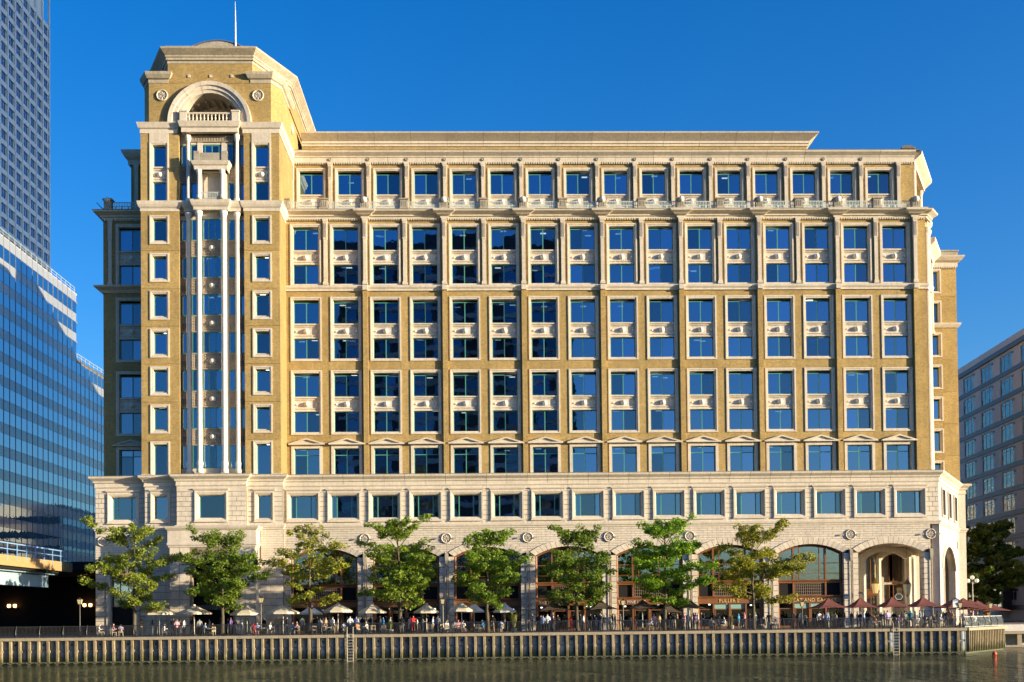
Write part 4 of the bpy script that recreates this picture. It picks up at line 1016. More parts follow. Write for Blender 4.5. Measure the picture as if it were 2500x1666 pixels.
# projecting entrance
EY = -6.0
p('porch_entablature', MB().sweep([(-32.4, -3.6), (-32.4, EY), (-23.5, EY), (-23.5, -3.6)], [(-.6, 9.1), (.05, 9.1), (.1, 9.3), (.18, 9.35), (.18, 9.55), (.12, 9.6), (.12, 10.85), (.2, 10.9), (.36, 11.1), (.42, 11.3), (-.6, 11.3)]), 'stone')
p('porch_roof', MB().box(-32.3, -23.6, EY+.1, -3.6, 10.9, 11.2), 'stone_lead')
ec = -27.95
ew = [(-32.35, 0), (-32.35, 9.1), (-23.55, 9.1), (-23.55, 0), (ec+2.1, 0)]+[(ec+2.1*math.cos(math.pi*i/16), 6.2+1.9*math.sin(math.pi*i/16)) for i in range(17)]+[(ec-2.1, 0)]
p('porch_front', MB().prism_y(ew, EY+.06, EY+.8), 'stone_joint')
for (a, c) in ((-32.35, -30.3), (-25.6, -23.55)): blocks(a, c, EY, .05, 9.1, .9, 1.05, False)
for sx in (-32.4, -23.9): boxpart('return_wall', BLD, 'stone', sx, sx+.4, EY+.2, -3.6, 0, 9.1)
p('entrance_back', MB().box(-32, -23.8, -3.9, -3.7, 0, 9), 'dark')
p('canopy', MB().box(ec-2.0, ec+2.0, EY-.3, EY+.5, 2.6, 3.1), 'black')
boxpart('mass_fill', BLD, 'inner', -40.5, -21.2, -2.3, 4.6, 0, 9)

# ================================================================== NEIGHBOURING BUILDINGS
# --- tall steel clad tower far left (we see its flank, which runs straight back)
TW = thing('steel_tower', 'very tall steel clad tower with a regular grid of small windows, far left', 'building', (-150, 190, 0))
FX = -125.0
def tp(name, mb, mt, **k): return part(name, mb, mt, TW, **k)
tp('shaft', MB().box(-185, FX-.6, 150, 213, 0, 215), 'steelclad'); tp('corner_bay', MB().box(-185, FX-1.5, 213, 221, 0, 176), 'steelclad')
z_lo = 86.0
ys = [309.8-130-2.5+5.07*i for i in range(-2, 9)]
rib_me = MB().box(0, .5, -.35, .35, z_lo-6, 214).mesh('steel_rib', 'steelclad')
for y in ys: part('steel_rib', rib_me, None, TW, (FX-.55, y, 0))
band_me = MB().box(0, .3, ys[0], ys[-1], 0, 1.35).mesh('steel_band', 'steelclad')
cl = MB().box(0, .08, -1.62, 1.62, 0, 2.35).mesh('window', 'farglass')
clm = MB().box(.06, .14, -.06, .06, 0, 2.35).mesh('mullion', 'steelclad')
bb_ = MB().box(0, .03, -.7, .7, 0, 1.0).mesh('blind', 'blind')
dk_ = MB().box(-.5, -.3, -1.6, 1.6, 0, 2.3).mesh('room', 'inner')
nr = 0
for j in range(23):
    z = z_lo+3.91*j
    part('steel_band', band_me, None, TW, (FX-.55, 0, z+2.45))
    for y0 in ys[:-1]:
        o = part('window', cl, None, TW, (FX-.58, y0+2.53, z+.05))
        part('mullion', clm, None, o, (FX-.58, y0+2.53, z+.05))
# --- glass curtain wall building, left
GB = thing('glass_building', 'blue glass curtain wall office block with dark spandrel bands, left of the brick building', 'building', (-100, 90, 0))
GX = -81.2
def gp(name, mb, mt, loc=(0,0,0), **k): return part(name, mb, mt, GB, loc, **k)
gp('block', MB().box(-130, GX-.5, 60, 111.5, 0, 67.4), 'inner'); gp('low_block', MB().box(-130, GX-.5, 111.7, 170, 0, 54.6), 'inner')
gp('roof_slab', MB().box(-130, GX-.3, 60, 111.6, 67.3, 67.7), 'granite')
pwid = 2.6; y0 = 66.0; ncol = 24
vis = MB().box(0, .06, .03, pwid-.03, 0, 2.2).mesh('vision_pane', None); vis.materials.append(M['farglass'])
M['curtain'] = glass_mat('curtain_glass', (.22, .30, .38), (.72, .88, 1.0), .55, .02); vis.materials[0] = M['curtain']
spn = MB().box(0, .06, .03, pwid-.03, 0, 1.72).mesh('spandrel_panel', 'sp_panel')
mul_ = MB().box(0, .14, -.045, .045, 10, 67.4).mesh('mullion', 'steelwall'); mul2 = MB().box(0, .14, -.045, .045, 10, 54.6).mesh('mullion', 'steelwall')
hb = [MB().box(0, .05, .03, pwid-.03, 0, h_).mesh('roller_blind', 'blind') for h_ in (.55, 1.0, .35)]
for i in range(ncol):
    y = y0+pwid*i; top = 67.4 if y+pwid < 112 else 54.6
    gp('mullion', mul_ if top > 60 else mul2, None, (GX-.02, y, 0))
    z = 67.4-1.9-.0
    nfl = 0
    for j in range(14):
        zs_ = 65.6-4.0*j
        if zs_ < 12 or zs_ > top: continue
        if not (top < 60 and zs_+1.72 > top+.2): gp('spandrel_panel', spn, None, (GX, y, zs_))
        gp('vision_pane', vis, None, (GX, y, zs_-2.24))
        if rnd.random() < .8: gp('roller_blind', hb[rnd.choice((0, 0, 1, 2))], None, (GX-.3, y, zs_-.6))
for j in range(14):
    gp('floor_slab', MB().box(-84.5, GX-.12, 62, 128, 65.5-4*j, 66.0-4*j) if 65.5-4*j < 54 else MB().box(-84.5, GX-.12, 62, 111.4, 65.5-4*j, 66.0-4*j), 'slab')
for y1, y2, zt in ((62, 111.5, 67.7), (112, 150, 54.6)):
    xs_ = [y1, y1+.06]
    while xs_[-1] < y2-3: xs_ += [xs_[-1]+2.5, xs_[-1]+2.56]
    r_ = MB().lattice(xs_, [0, .5, .55, 1.05, 1.12], {(i, j) for i in range(1, len(xs_)-1, 2) for j in (0, 2)}, 0, .06)
    r_.warp(lambda x, y, z: (GX-.4-y, x, z+zt)); gp('roof_rail', r_, 'greyrail')
# recessed colonnade storey of the glass block
gp('recess', MB().box(GX-4, GX-3.9, 60, 140, 9, 13.5), 'dark')
for i in range(6): gp('round_column', MB().lathe([(.6, 9), (.6, 13.5)], 14, c=(GX-1.2, 72+i*11, 0)), 'granite', smooth=True)
gp('parapet', MB().box(GX-.6, GX, 60, 140, 6.8, 9.6), 'sp_panel'); gp('soffit', MB().box(GX-5, GX, 60, 140, 13.2, 13.6), 'granite')
# --- elevated walkway at the left edge
EW = thing('elevated_walkway', 'raised walkway with sandy concrete edge beam and blue railing over dark underpass', 'bridge', (-58, -18, 0))
def ep(name, mb, mt, loc=(0,0,0), **k): return part(name, mb, mt, EW, loc, **k)
ep('edge_beam', MB().box(-45.8, -45, -40, 1.8, 6.95, 7.95), 'orange')
ep('deck', MB().box(-75, -45.8, -40, 1.8, 6.95, 7.3), 'slab')
ep('lower_beam', MB().box(-47.0, -46.4, -40, -1.6, 5.2, 6.45), 'blueface'); ep('ledge', MB().box(-46.9, -45.9, -40, 0, 6.55, 6.7), 'blueface')
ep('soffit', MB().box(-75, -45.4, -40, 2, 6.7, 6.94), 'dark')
xs_ = [-40.0, -39.92]
while xs_[-1] < 0: xs_ += [xs_[-1]+2.3, xs_[-1]+2.38]
r_ = MB().lattice(xs_, [-.5, 0, .55, .62, 1.1, 1.2], {(i, j) for i in range(1, len(xs_)-1, 2) for j in (0, 1, 3)}, 0, .08)
r_.warp(lambda x, y, z: (-44.95-y, x, z+7.95)); ep('railing', r_, 'bluerail')
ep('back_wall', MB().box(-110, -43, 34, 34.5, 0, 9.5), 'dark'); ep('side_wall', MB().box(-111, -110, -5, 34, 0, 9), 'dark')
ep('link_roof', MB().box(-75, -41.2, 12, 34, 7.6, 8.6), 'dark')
ar = [(-49+6*math.cos(math.pi-math.pi*i/12), 7.0+2.6*math.sin(math.pi*i/12)) for i in range(13)]
if False: ep('link_arch', MB().prism_y([(-55, 6.8)]+[(a, c) for a, c in ar]+[(-43, 6.8), (-43, 7.0)]+[(a*.97-1.47, c-.5) for a, c in reversed(ar)], 26, 27), 'blueface')
for x, y, z in ((-64, 33.5, 3.7), (-53.8, 33.5, 3.7)):
    for s_ in (-.25, .25): ep('wall_lamp', MB().lathe([(.02, -.25), (.2, -.2), (.24, 0), (.2, .2)], 10, c=(x+s_*1.6, y, z)), 'warm')
    ep('lamp_bracket', MB().box(x-.7, x+.7, y+.1, y+.5, z-.3, z-.2), 'black')
# --- grey granite building on the right
GR = thing('granite_building', 'grey granite office building with dark stone bands and wavy window reflections, far right', 'building', (95, 70, 0))
RD = Vector((.0733, .9973)); RP = Vector((85.0, 80.0)); RN = Vector((-RD.y, RD.x))     # face looks left
def rw(mb): return mb.warp(lambda x, y, z: (RP.x+RD.x*x-RN.x*y, RP.y+RD.y*x-RN.y*y, z))
def rp(name, mb, mt, **k): return part(name, rw(mb), mt, GR, **k)
rp('mass', MB().box(-60, 30, 1.0, 40, 0, 44), 'inner')
S_ = 8.8; cs = [-34+S_*i for i in range(6)]; xs_ = [-60]
for c in cs: xs_ += [c-2.6, c+2.6]
xs_.append(24)
for j in range(11):
    zb = 40.3-3.7*j
    if zb < 3: continue
    rp('wall_band', MB().lattice(xs_, [zb-1.5, zb-.85, zb+1.75, zb+2.18], {(i, 1) for i in range(1, len(xs_)-1, 2)}, 0, .5), 'granite')
    rp('dark_band', MB().box(-60, 24, -.12, .3, zb-1.62, zb-.9), 'darkgranite')
    for c in cs:
        rp('lintel', MB().box(c-3.4, c-2.55, -.06, .1, zb+1.3, zb+1.6), 'darkgranite')
        fr = rp('window', MB().lattice([c-2.6, c-2.5, c-.95, c-.85, c+.85, c+.95, c+2.5, c+2.6], [zb-.85, zb-.75, zb+1.15, zb+1.22, zb+1.65, zb+1.75], {(i, k_) for i in (1, 3, 5) for k_ in (1, 3)}, .10, .2), 'greyrail')
        for (a, b2) in ((c-2.52, c-.93), (c-.87, c+.87), (c+.93, c+2.52)):
            pn = rw(MB().box(a, b2, .14, .16, zb-.8, zb+1.7)).mesh('pane', None); pn.materials.append(M.setdefault('wavy', glass_mat('wavy_glass', (.3, .32, .33), (.62, .64, .62), .26, .3)))
            part('pane', pn, None, fr)
rp('roof_edge', MB().box(-60, 24, -.3, 1, 42.45, 43.2), 'darkgranite'); rp('parapet', MB().box(-60, 24, -.1, .8, 43.2, 44.3), 'granite')
rp('base_wall', MB().box(-60, 24, -.05, .5, 0, 3.2), 'granite')
rp('entrance_bay', MB().box(-26, -20, -1.5, 0, 1.5, 8), 'black'); 
for i in range(3): rp('bay_pane', MB().box(-25.6+1.9*i, -24.1+1.9*i, -1.56, -1.5, 2.2, 7.4), 'shop_glass')
rp('roof_plant', MB().box(6, 22, 6, 20, 44, 47.5), 'granite')
for i in range(8): rp('plant_louvre', MB().box(5.8+2*i, 7.4+2*i, 5.85, 6, 44.5, 47.2), 'greyrail')
# --- tower across the dock, behind the photographer; the windows mirror it
OB = thing('dockside_tower', 'tall dark residential tower across the dock, seen only mirrored in the office windows', 'building', (-8, -205, 0))
part('tower_mass', MB().box(-40, 24, -222, -190, -3, 104), 'darkgranite', OB)
for j in range(24):
    part('balcony_band', MB().box(-39, 23, -189.9, -189.2, 4+4.1*j, 5.2+4.1*j), 'granite', OB)
for i in range(7): part('glazed_bay', MB().box(-37+8.8*i, -32+8.8*i, -189.95, -189.6, 3, 100), 'farglass', OB)

DB = thing('distant_block', 'pale office block hidden behind the brick building, mirrored in the glass building', 'building', (0, 240, 0))
part('block_mass', MB().box(-45, 40, 205, 300, 0, 34), 'stone', DB)
for j in range(7): part('window_band', MB().box(-45.1, 40.1, 204.9, 300.1, 4+4.1*j, 6+4.1*j), 'farglass', DB)
NT = thing('shade_tower', 'tall tower added out of view on the right to shade the steel tower', 'building', (148, 97, 0))
part('tower_mass', MB().box(127, 170, 70, 126, 0, 262), 'granite', NT)  # unseen mass added to keep the sun off the steel tower
for j in range(40): part('window_band', MB().box(126.9, 170.1, 69.9, 126.1, 6+5.1*j, 8.4+5.1*j), 'farglass', NT)

RB = thing('rear_shade_slab', 'thin slab added unseen behind the brick building, its roof edge shades the glass building', 'building', (5, 73, 0))
part('block_mass', MB().box(-57, 66, 70, 75, 0, 69), 'granite', RB)  # unseen slab, kept thin so its roof edge throws a sloping shadow
for j in range(15): part('window_band', MB().box(-57.1, 66.1, 69.9, 75.1, 5+4.2*j, 7.2+4.2*j), 'farglass', RB)

# ================================================================== QUAY WALL, RAILING
QW = thing('quay_wall', 'quay wall of timber fender piles, blue grey steel panels and pale concrete coping', 'quay wall', (0, QY, -2.45))
def qp(name, mb, mt, loc=(0,0,0), **k): return part(name, mb, mt, QW, loc, **k)
qp('backing', MB().box(-52, QC[0]-.2, QY-.0, QY+.4, -3.2, -.1), 'steelwall')
cop = [(-52+8.2*i) for i in range(13)]
for a, c in zip(cop[:-1], cop[1:]):
    c = min(c, QC[0]+.05)
    boxpart('coping_stone', QW, 'coping', a+.01, c-.01, QY-.38, QY+.25, -.24, .03)
def pile_mesh(h, s_):
    r_ = random.Random(s_); lp = []
    for i in range(4):
        z = -2.28+h*i/3; jx = r_.uniform(-.012, .012)
        lp.append([(-.125+jx, -.30, z), (-.10+jx, -.33, z), (.10+jx, -.33, z), (.125+jx, -.30, z), (.125+jx, 0, z), (-.125+jx, 0, z)])
    return MB().loops(lp).mesh('fender_pile', 'timber')
piles = [pile_mesh(2.02, i) for i in range(5)]
def panel_mesh(s_):
    b_ = MB(); n_ = 6; w_ = .56; lp = []
    for z in (-2.15, -1.28, -1.24, -1.12, -1.08, -.34, -.28):
        d = .12 if z in (-1.24, -1.12) else 0
        lp.append([(-w_/2+w_*i/n_, -.02-.10*math.sin(math.pi*i/n_)**.7+d if 0 < i < n_ else -.02+d*.2, z) for i in range(n_+1)]+[(w_/2, .05, z), (-w_/2, .05, z)])
    return b_.loops(lp).mesh('steel_panel', 'steelwall')
pan = panel_mesh(0)
chain = MB().tube([(-.30+.6*i/8, -.30, -2.26-.17*math.sin(math.pi*i/8)) for i in range(9)], .022, 5).mesh('chain_loop', 'rope')
cleat = MB().box(.125, .2, -.28, -.1, -1.35, -1.15).mesh('pile_bracket', 'timber'); ringm = MB().lathe([(.09, -.03), (.13, -.06), (.13, 0), (.09, 0)], 10, 'y').mesh('mooring_ring', 'black')
lad_x = [U(856, 1560, QY)[0], U(2184, 1560, QY)[0]]
x = -18.11-.8722*36; i = 0
while x < QC[0]-.2:
    if not any(abs(x-a) < .25 for a in lad_x):
        qp('fender_pile', piles[i % 5], None, (x, QY, 0)); qp('pile_bracket', cleat, None, (x, QY, 0)); 
    qp('steel_panel', pan, None, (x+.436, QY, 0)); qp('chain_loop', chain, None, (x+.0, QY, 0))
    if i % 3 == 0: qp('mooring_ring', ringm, None, (x+.436, QY-.1, -.62))
    x += .8722; i += 1
qp('waling', MB().box(-52, QC[0], QY-.28, QY-.05, -2.34, -2.24), 'timber')
dv = Vector((QE[0]-QC[0], QE[1]-QC[1])); qL = dv.length; dv /= qL; qa = math.atan2(dv.y, dv.x)
def qsk(mb): return mb.warp(lambda x, y, z: (QC[0]+dv.x*x-dv.y*y, QC[1]+dv.y*x+dv.x*y, z))
qp('backing', qsk(MB().box(0, qL, 0.02, .4, -3.2, -.1)), 'steelwall'); qp('coping_stone', qsk(MB().box(-.1, qL+.2, -.38, .3, -.24, .03)), 'coping')
thin = MB().loops([[(-.075, -.30, z), (.075, -.30, z), (.075, 0, z), (-.075, 0, z)] for z in (-2.28, -.26)]).mesh('fender_pile', 'timber')
for i in range(22):
    o = qp('fender_pile', thin, None, (QC[0]+dv.x*(i*.57+.3), QC[1]+dv.y*(i*.57+.3), 0), rz=qa)
qp('backing', MB().box(QE[0]-.4, QE[0], QE[1], FY+.3, -3.2, .02), 'steelwall')
qp('far_wall', MB().box(QE[0], 140, FY, FY+.5, -3.2, .02), 'granite')
lw_ = thing('low_landing', 'low concrete landing stage with square openings at the right edge of the dock', 'landing stage', (64, 2, -2.45))
for i in range(8): part('landing_post', MB().box(55.4+2.2*i, 55.9+2.2*i, 1.4, 1.9, -3, -1.0), 'coping', lw_)
part('landing_deck', MB().box(55, 75, 1.2, FY, -1.0, -.72), 'coping', lw_); part('landing_sill', MB().box(55, 75, 1.3, 1.9, -2.7, -2.25), 'coping', lw_)
# railing in panels
RLG = thing('quay_railing', 'black iron railing of closely set curved bars along the quay edge', 'railing', (0, QY, 0))
def rail_panel(L, sp_=.125):
    nb = round(L/sp_); st = L/nb; xs_ = [0, .05]
    for i in range(1, nb): xs_ += [i*st-.016, i*st+.016]
    xs_ += [L-.01, L]
    zs_ = [0.06, .11, .35, .6, .8, 1.03, 1.09]
    b_ = MB().lattice(xs_, zs_, {(i, j) for i in range(1, len(xs_)-1, 2) for j in (1, 2, 3, 4)}, 0, .035)
    return b_.warp(lambda x, y, z: (x-.06*(z-.5), y-.10*math.sin(math.pi*min(1, z/1.09))+.10*z, z))
RL = 2.2; rpm = rail_panel(RL).mesh('railing_panel', 'black'); rpm_sunlit = rail_panel(RL, .3).mesh('railing_panel', 'greyrail')  # oblique panels: sunlight on the black bars put into a pale colour
post_me = MB().tube([(0, .02, 0), (0, -.08, .3), (0, -.10, .6), (0, .05, 1.0), (0, .12, 1.14)], .035, 6).mesh('railing_post', 'black')
x = -50.4
while x < QC[0]-RL*.6:
    part('railing_panel', rpm, None, RLG, (x, QY-.12, .03)); part('railing_post', post_me, None, RLG, (x, QY-.12, .02)); x += RL
for i in range(6):
    o = part('railing_panel', rpm_sunlit, None, RLG, (QC[0]+dv.x*(i*2.16-.4), QC[1]+dv.y*(i*2.16-.4)-.1, .03), rz=qa)
    part('railing_post', post_me, None, RLG, (QC[0]+dv.x*(i*2.16-.4), QC[1]+dv.y*(i*2.16-.4)-.1, .02), rz=qa)
# ladders
for lab, lx_ in (('steel ladder on the quay wall below the cream parasols', lad_x[0]), ('steel ladder on the quay wall below the maroon parasols', lad_x[1])):
    t = thing('quay_ladder', lab, 'ladder', (lx_, QY-.42, -2.6), 'ladders on the quay wall')
    for s_ in (-.28, .28): part('ladder_rail', MB().tube([(lx_+s_, QY-.46, -2.9), (lx_+s_, QY-.46, .5), (lx_+s_, QY-.3, .75)], .03, 6), 'pole', t)
    rg = MB().box(-.27, .27, -.02, .02, 0, .035).mesh('rung', 'pole')
    for i in range(11): part('rung', rg, None, t, (lx_, QY-.46, -2.75+.28*i))
bx, bz = U(2439, 1588, -22)
bo = thing('mooring_buoy', 'small round orange red buoy floating by the quay corner', 'buoy', (bx, -21, -2.45))
bs = .6
part('float', MB().lathe([(.02, -.2), (.15, -.15), (.23, 0), (.19, .15), (.08, .22), (.04, .28)], 12, c=(bx, -21, -2.36)), 'buoy', bo, smooth=True); part('ring', MB().lathe([(.03, .26), (.05, .29), (.03, .32)], 8, c=(bx, -21, -2.38)), 'black', bo)

# ================================================================== TREES
def make_tree(name, label, x, y, H, wl_, wr_, seed, col, zlow=2.6, dens=1.0, cat='tree', group='trees in a row along the quay', leaf=.115, depth=None):
    r_ = random.Random(seed)
    t = thing(name, label, cat, (x, y, 0), group)
    tb = MB(); lf = MB()
    lean = r_.uniform(-.25, .25)
    tp_ = [Vector((lean*(z/H)**1.5+r_.uniform(-.08, .08)*(z > .5), r_.uniform(-.08, .08)*(z > .5), z)) for z in [0, .4, H*.18, H*.32, H*.46, H*.6, H*.74, H*.88, H*.97]]
    tr = [.24, .19, .165, .14, .115, .09, .065, .04, .015]
    tb.tube(tp_, [a*H/10 for a in tr], 8)
    def trunk_at(z):
        for a, c in zip(tp_[:-1], tp_[1:]):
            if a.z <= z <= c.z: return a.lerp(c, (z-a.z)/(c.z-a.z))
        return tp_[-1]
    def leaves(c, rad, flat, n_):
        for _ in range(n_):
            while True:
                d = Vector((r_.uniform(-1, 1), r_.uniform(-1, 1), r_.uniform(-1, 1)))
                if d.length < 1: break
            q = c+Vector((d.x*rad, d.y*rad, d.z*rad*flat))
            nrm = Vector((r_.gauss(0, .6), r_.gauss(0, .6)-.25, r_.gauss(.7, .5))).normalized()
            a = nrm.orthogonal().normalized(); a = Matrix.Rotation(r_.uniform(0, 6.28), 3, nrm) @ a; b2 = nrm.cross(a)
            s_ = leaf*r_.uniform(.7, 1.35)
            i = len(lf.v)
            lf.v += [tuple(q-a*s_), tuple(q-b2*s_*.62+a*s_*.1+nrm*s_*.12), tuple(q+a*s_), tuple(q+b2*s_*.62+a*s_*.1+nrm*s_*.12)]
            lf.f.append((i, i+1, i+2, i+3))
    nb = int(34*dens)
    for k in range(nb):
        f = (k+.5)/nb; z0 = zlow*.85+(H*.93-zlow*.85)*f**.95
        az = k*2.399+r_.uniform(-.4, .4)
        prof = (math.sin(math.pi*min(1, .30+.70*f)**1.0)**.8)*.95+.12 if f > .25 else .62+1.4*f
        c_, s_ = math.cos(az), math.sin(az)
        wid = (wr_ if c_ > 0 else wl_)*abs(c_)+(depth or .8*(wl_+wr_)/2)*abs(s_)
        L = wid*prof*r_.uniform(.5, 1.12)*.9
        st = trunk_at(z0); rise = L*r_.uniform(.12, .45)+(.4*L if f > .7 else 0)
        pts = [st]
        for q in range(1, 5):
            u = q/4; pts.append(st+Vector((c_*L*u, s_*L*u, rise*u**.8))+Vector((r_.uniform(-.15, .15), r_.uniform(-.15, .15), r_.uniform(-.12, .12))))
        tb.tube(pts, [.055*H/10*(1-f*.5)*(1-.2*q) for q in range(5)], 5)
        nt = max(2, int(L*2.0))
        for q in range(nt):
            u = .32+.68*(q+r_.random()*.6)/nt; u = min(u, 1.02)
            i0 = min(3, int(u*4)); bp_ = pts[i0].lerp(pts[i0+1], min(1, u*4-i0))
            sd = r_.choice((-1, 1))*r_.uniform(.3, 1.0)*(1.1-.5*u)
            tip = bp_+Vector((-s_*sd, c_*sd, r_.uniform(-.05, .45)))
            tb.tube([bp_, bp_.lerp(tip, .5)+Vector((0, 0, .05)), tip], [.018, .013, .006], 4)
            leaves(tip, r_.uniform(.32, .66), r_.uniform(.55, .9), int(r_.uniform(55, 95)*dens**.4))
            if r_.random() < .5: leaves(bp_, .45, .6, 24)
    leaves(tp_[-1]+Vector((0, 0, -.2)), .5, 1.2, 46); leaves(tp_[-2], .8, .9, 60)
    part('trunk', tb.mesh('trunk', 'bark', True), None, t, (x, y, 0))
    me = lf.mesh('crown', leaf_mat(name+'_leaf', col), fix=False)
    part('crown', me, None, t, (x, y, 0))
    return t
TREES = [
 ('leafy quay tree at the far left with loose horizontal sprays', -33.95, 10.6, 5.2, 4.3, (0.140, 0.217, 0.030), 0.88),
 ('dense dark green quay tree in front of the tower entrance', -25.4, 10.0, 4.9, 4.7, (0.104, 0.192, 0.025), 1.01),
 ('sparse yellowish quay tree, third from the left, with see-through crown', -16.85, 10.9, 4.0, 4.4, (0.183, 0.244, 0.032), 0.63),
 ('tallest bushy quay tree, fourth from the left, with a pointed top', -8.07, 11.3, 4.7, 4.4, (0.128, 0.231, 0.030), 1.06),
 ('compact bright green quay tree, fifth from the left', .58, 10.0, 3.5, 4.0, (0.122, 0.237, 0.030), 1.01),
 ('dark dense quay tree leaning right, sixth from the left', 9.42, 10.1, 4.2, 4.3, (0.104, 0.192, 0.028), 1.01),
 ('vivid light green quay tree, seventh from the left', 18.06, 10.9, 3.8, 5.0, (0.128, 0.277, 0.022), 1.01),
 ('olive yellow open quay tree at the right end of the row', 26.89, 10.0, 4.5, 6.0, (0.183, 0.231, 0.028), 0.79)]
for i, (lab, x, H, wl0, wr0, col, dn) in enumerate(TREES):
    make_tree('quay_tree', lab, x, -13.0, H, wl0, wr0, 40+i, col, dens=dn)
tx, tz = U(2405, 1500, 30)
make_tree('shaded_tree', 'dark shaded tree beside the grey granite building', tx, 30, 13.5, 5.0, 5.8, 77, (.05, .10, .022), zlow=2.4, dens=1.3, group=None, leaf=.24)

# ================================================================== PARASOLS
def canopy_round(rad, h):
    lp = []
    for r_, z in ((.12, h+.12), (.14, h), (rad*.5, h*.48+.02), (rad, 0), (rad*1.0, -.16), (rad*.98, -.16), (rad*.97, -.02), (rad*.48, h*.45-.02), (.1, h-.06)):
        lp.append([(r_*math.cos(2*math.pi*(j+.5)/8), r_*math.sin(2*math.pi*(j+.5)/8), z) for j in range(8)])
    return MB().loops(lp)
def canopy_square(half, h):
    lp = []; n_ = 6
    def sq(a, z, sag, conc):
        pts = []
        cor = [(-a, -a), (a, -a), (a, a), (-a, a)]
        for c in range(4):
            p0, p1 = cor[c], cor[(c+1) % 4]
            for i in range(n_):
                u = i/n_; s_ = math.sin(math.pi*u)*conc
                pts.append(((p0[0]+(p1[0]-p0[0])*u)*(1-s_), (p0[1]+(p1[1]-p0[1])*u)*(1-s_), z+sag*math.sin(math.pi*u)))
        return pts
    for a, z, sg in ((.05, h+.06, 0), (.1, h, 0), (half*.3, h*.62, 0), (half*.6, h*.27, .02), (half, 0, .10), (half*.99, -.05, .10), (half*.6, h*.25-.03, .02), (half*.3, h*.6-.03, 0), (.08, h-.06, 0)):
        lp.append(sq(a, z, sg, .07 if a > .3 else 0))
    return MB().loops(lp)
def parasol(label, x, y, ztop, zrim, rad, style, grp, rz=0):
    t = thing('parasol', label, 'parasol', (x, y, 0), grp, rz)
    h = ztop-zrim; cv = {'cream': 'cream', 'white': 'white_cv', 'dark': 'brown_cv', 'maroon': 'maroon_cv'}[style]
    rnd_ = style in ('cream', 'white')
    cm = cached(('cv', style, round(rad, 2), round(h, 2)), lambda: (canopy_round if rnd_ else canopy_square)(rad, h).mesh('canopy', cv))
    c_ = local('canopy', cm, t, (0, 0, zrim))
    local('pole', cached(('pl', style, round(ztop, 1)), lambda: MB().lathe([(.05, .05), (.045, ztop-.1)], 8).mesh('pole', 'pole' if rnd_ else 'greyrail')), t)
    local('base', cached('pbase', lambda: MB().lathe([(.38, .01), (.38, .08), (.08, .14), (.07, .35)], 12).mesh('base', 'black')), t)
    rb = cached(('rib', round(rad, 2), round(h, 2)), lambda: MB().tube([(.04, 0, h-.5), (rad*.55, 0, h*.36), (rad*.95, 0, -.02)], .02, 4).mesh('rib', 'pole'))
    for i in range(8 if rnd_ else 4): local('rib', rb, c_, (0, 0, -.05), (0, 0, 2*math.pi*i/8+R(22.5) if rnd_ else R(45)+i*math.pi/2))
    return t
cream_specs = [(389, 1480, 88, -11.5, 'cream', 'leftmost cream parasol, beside the far left tree'), (474, 1479, 86, -11, 'cream', 'cream parasol second from the left, before the tower base'),
 (603, 1481, 84, -11, 'cream', 'cream parasol just right of the dark tree at the tower entrance'), (691, 1478, 84, -11.5, 'cream', 'cream parasol left of the sparse yellowish tree'),
 (759, 1480, 56, -7.5, 'white', 'small white parasol behind the sparse yellowish tree trunk'), (825, 1474, 76, -12, 'cream', 'cream parasol right of the sparse yellowish tree, above the left ladder'),
 (909, 1476, 70, -12, 'cream', 'cream parasol half hidden by the tallest tree, on its left'), (1041, 1476, 66, -11.5, 'cream', 'cream parasol right of the tallest tree, by a lamp post'),
 (1127, 1472, 68, -12, 'cream', 'cream parasol left of the compact bright green tree'), (1157, 1475, 54, -8, 'white', 'white parasol behind a cream one, by the compact bright green tree'), (1232, 1475, 60, -9.5, 'white', 'white parasol right of the compact bright green tree')]
for px, py, wpx, Y, st, lab in cream_specs:
    xx, zt = U(px, py, Y); rad = wpx/2*(Y+130)/2900
    parasol(lab, xx, Y, zt, zt-.72, rad, st, 'round pale parasols')
for px, py, wpx, Y, lab in ((1350, 1469, 82, -11.5, 'dark brown parasol left of the sixth tree'), (1467, 1467, 78, -11.5, 'dark brown parasol just right of the sixth tree trunk'), (1568, 1466, 82, -11.5, 'dark brown parasol left of the vivid light green tree'), (1683, 1465, 68, -11, 'dark brown parasol right of the vivid light green tree'), (1632, 1476, 60, -7.5, 'small dark parasol behind the vivid light green tree trunk')):
    xx, zt = U(px, py, Y); parasol(lab, xx, Y, zt, zt-.85, wpx/2*(Y+130)/2900*.9, 'dark', 'dark brown square parasols', R(8))
mar = [(2022, 1462, 88, -11.5, 'leftmost maroon parasol, in front of the sign with gold letters'), (2100, 1461, 76, -11.5, 'second maroon parasol from the left, before the stone pier'), (2177, 1460, 82, -11.5, 'third maroon parasol from the left, under the hanging porch lanterns'), (2253, 1459, 84, -11.5, 'fourth maroon parasol from the left, right of the porch arch')]
for px, py, wpx, Y, lab in mar:
    xx, zt = U(px, py, Y); parasol(lab, xx, Y, zt, zt-.95, wpx/2*(Y+130)/2900*.9, 'maroon', 'maroon square parasols', R(6))
for i, (px, py) in enumerate(((2333, 1461), (2352, 1462), (2368, 1465), (2386, 1468), (2414, 1471))):
    Y = -11+3.2*i; xx, zt = U(px, py, Y)
    parasol(['nearest', 'second', 'middle', 'fourth', 'farthest'][i]+' maroon parasol of the row running back round the quay corner', xx, Y, zt, zt-.95, 1.7, 'maroon', 'maroon square parasols', R(6))

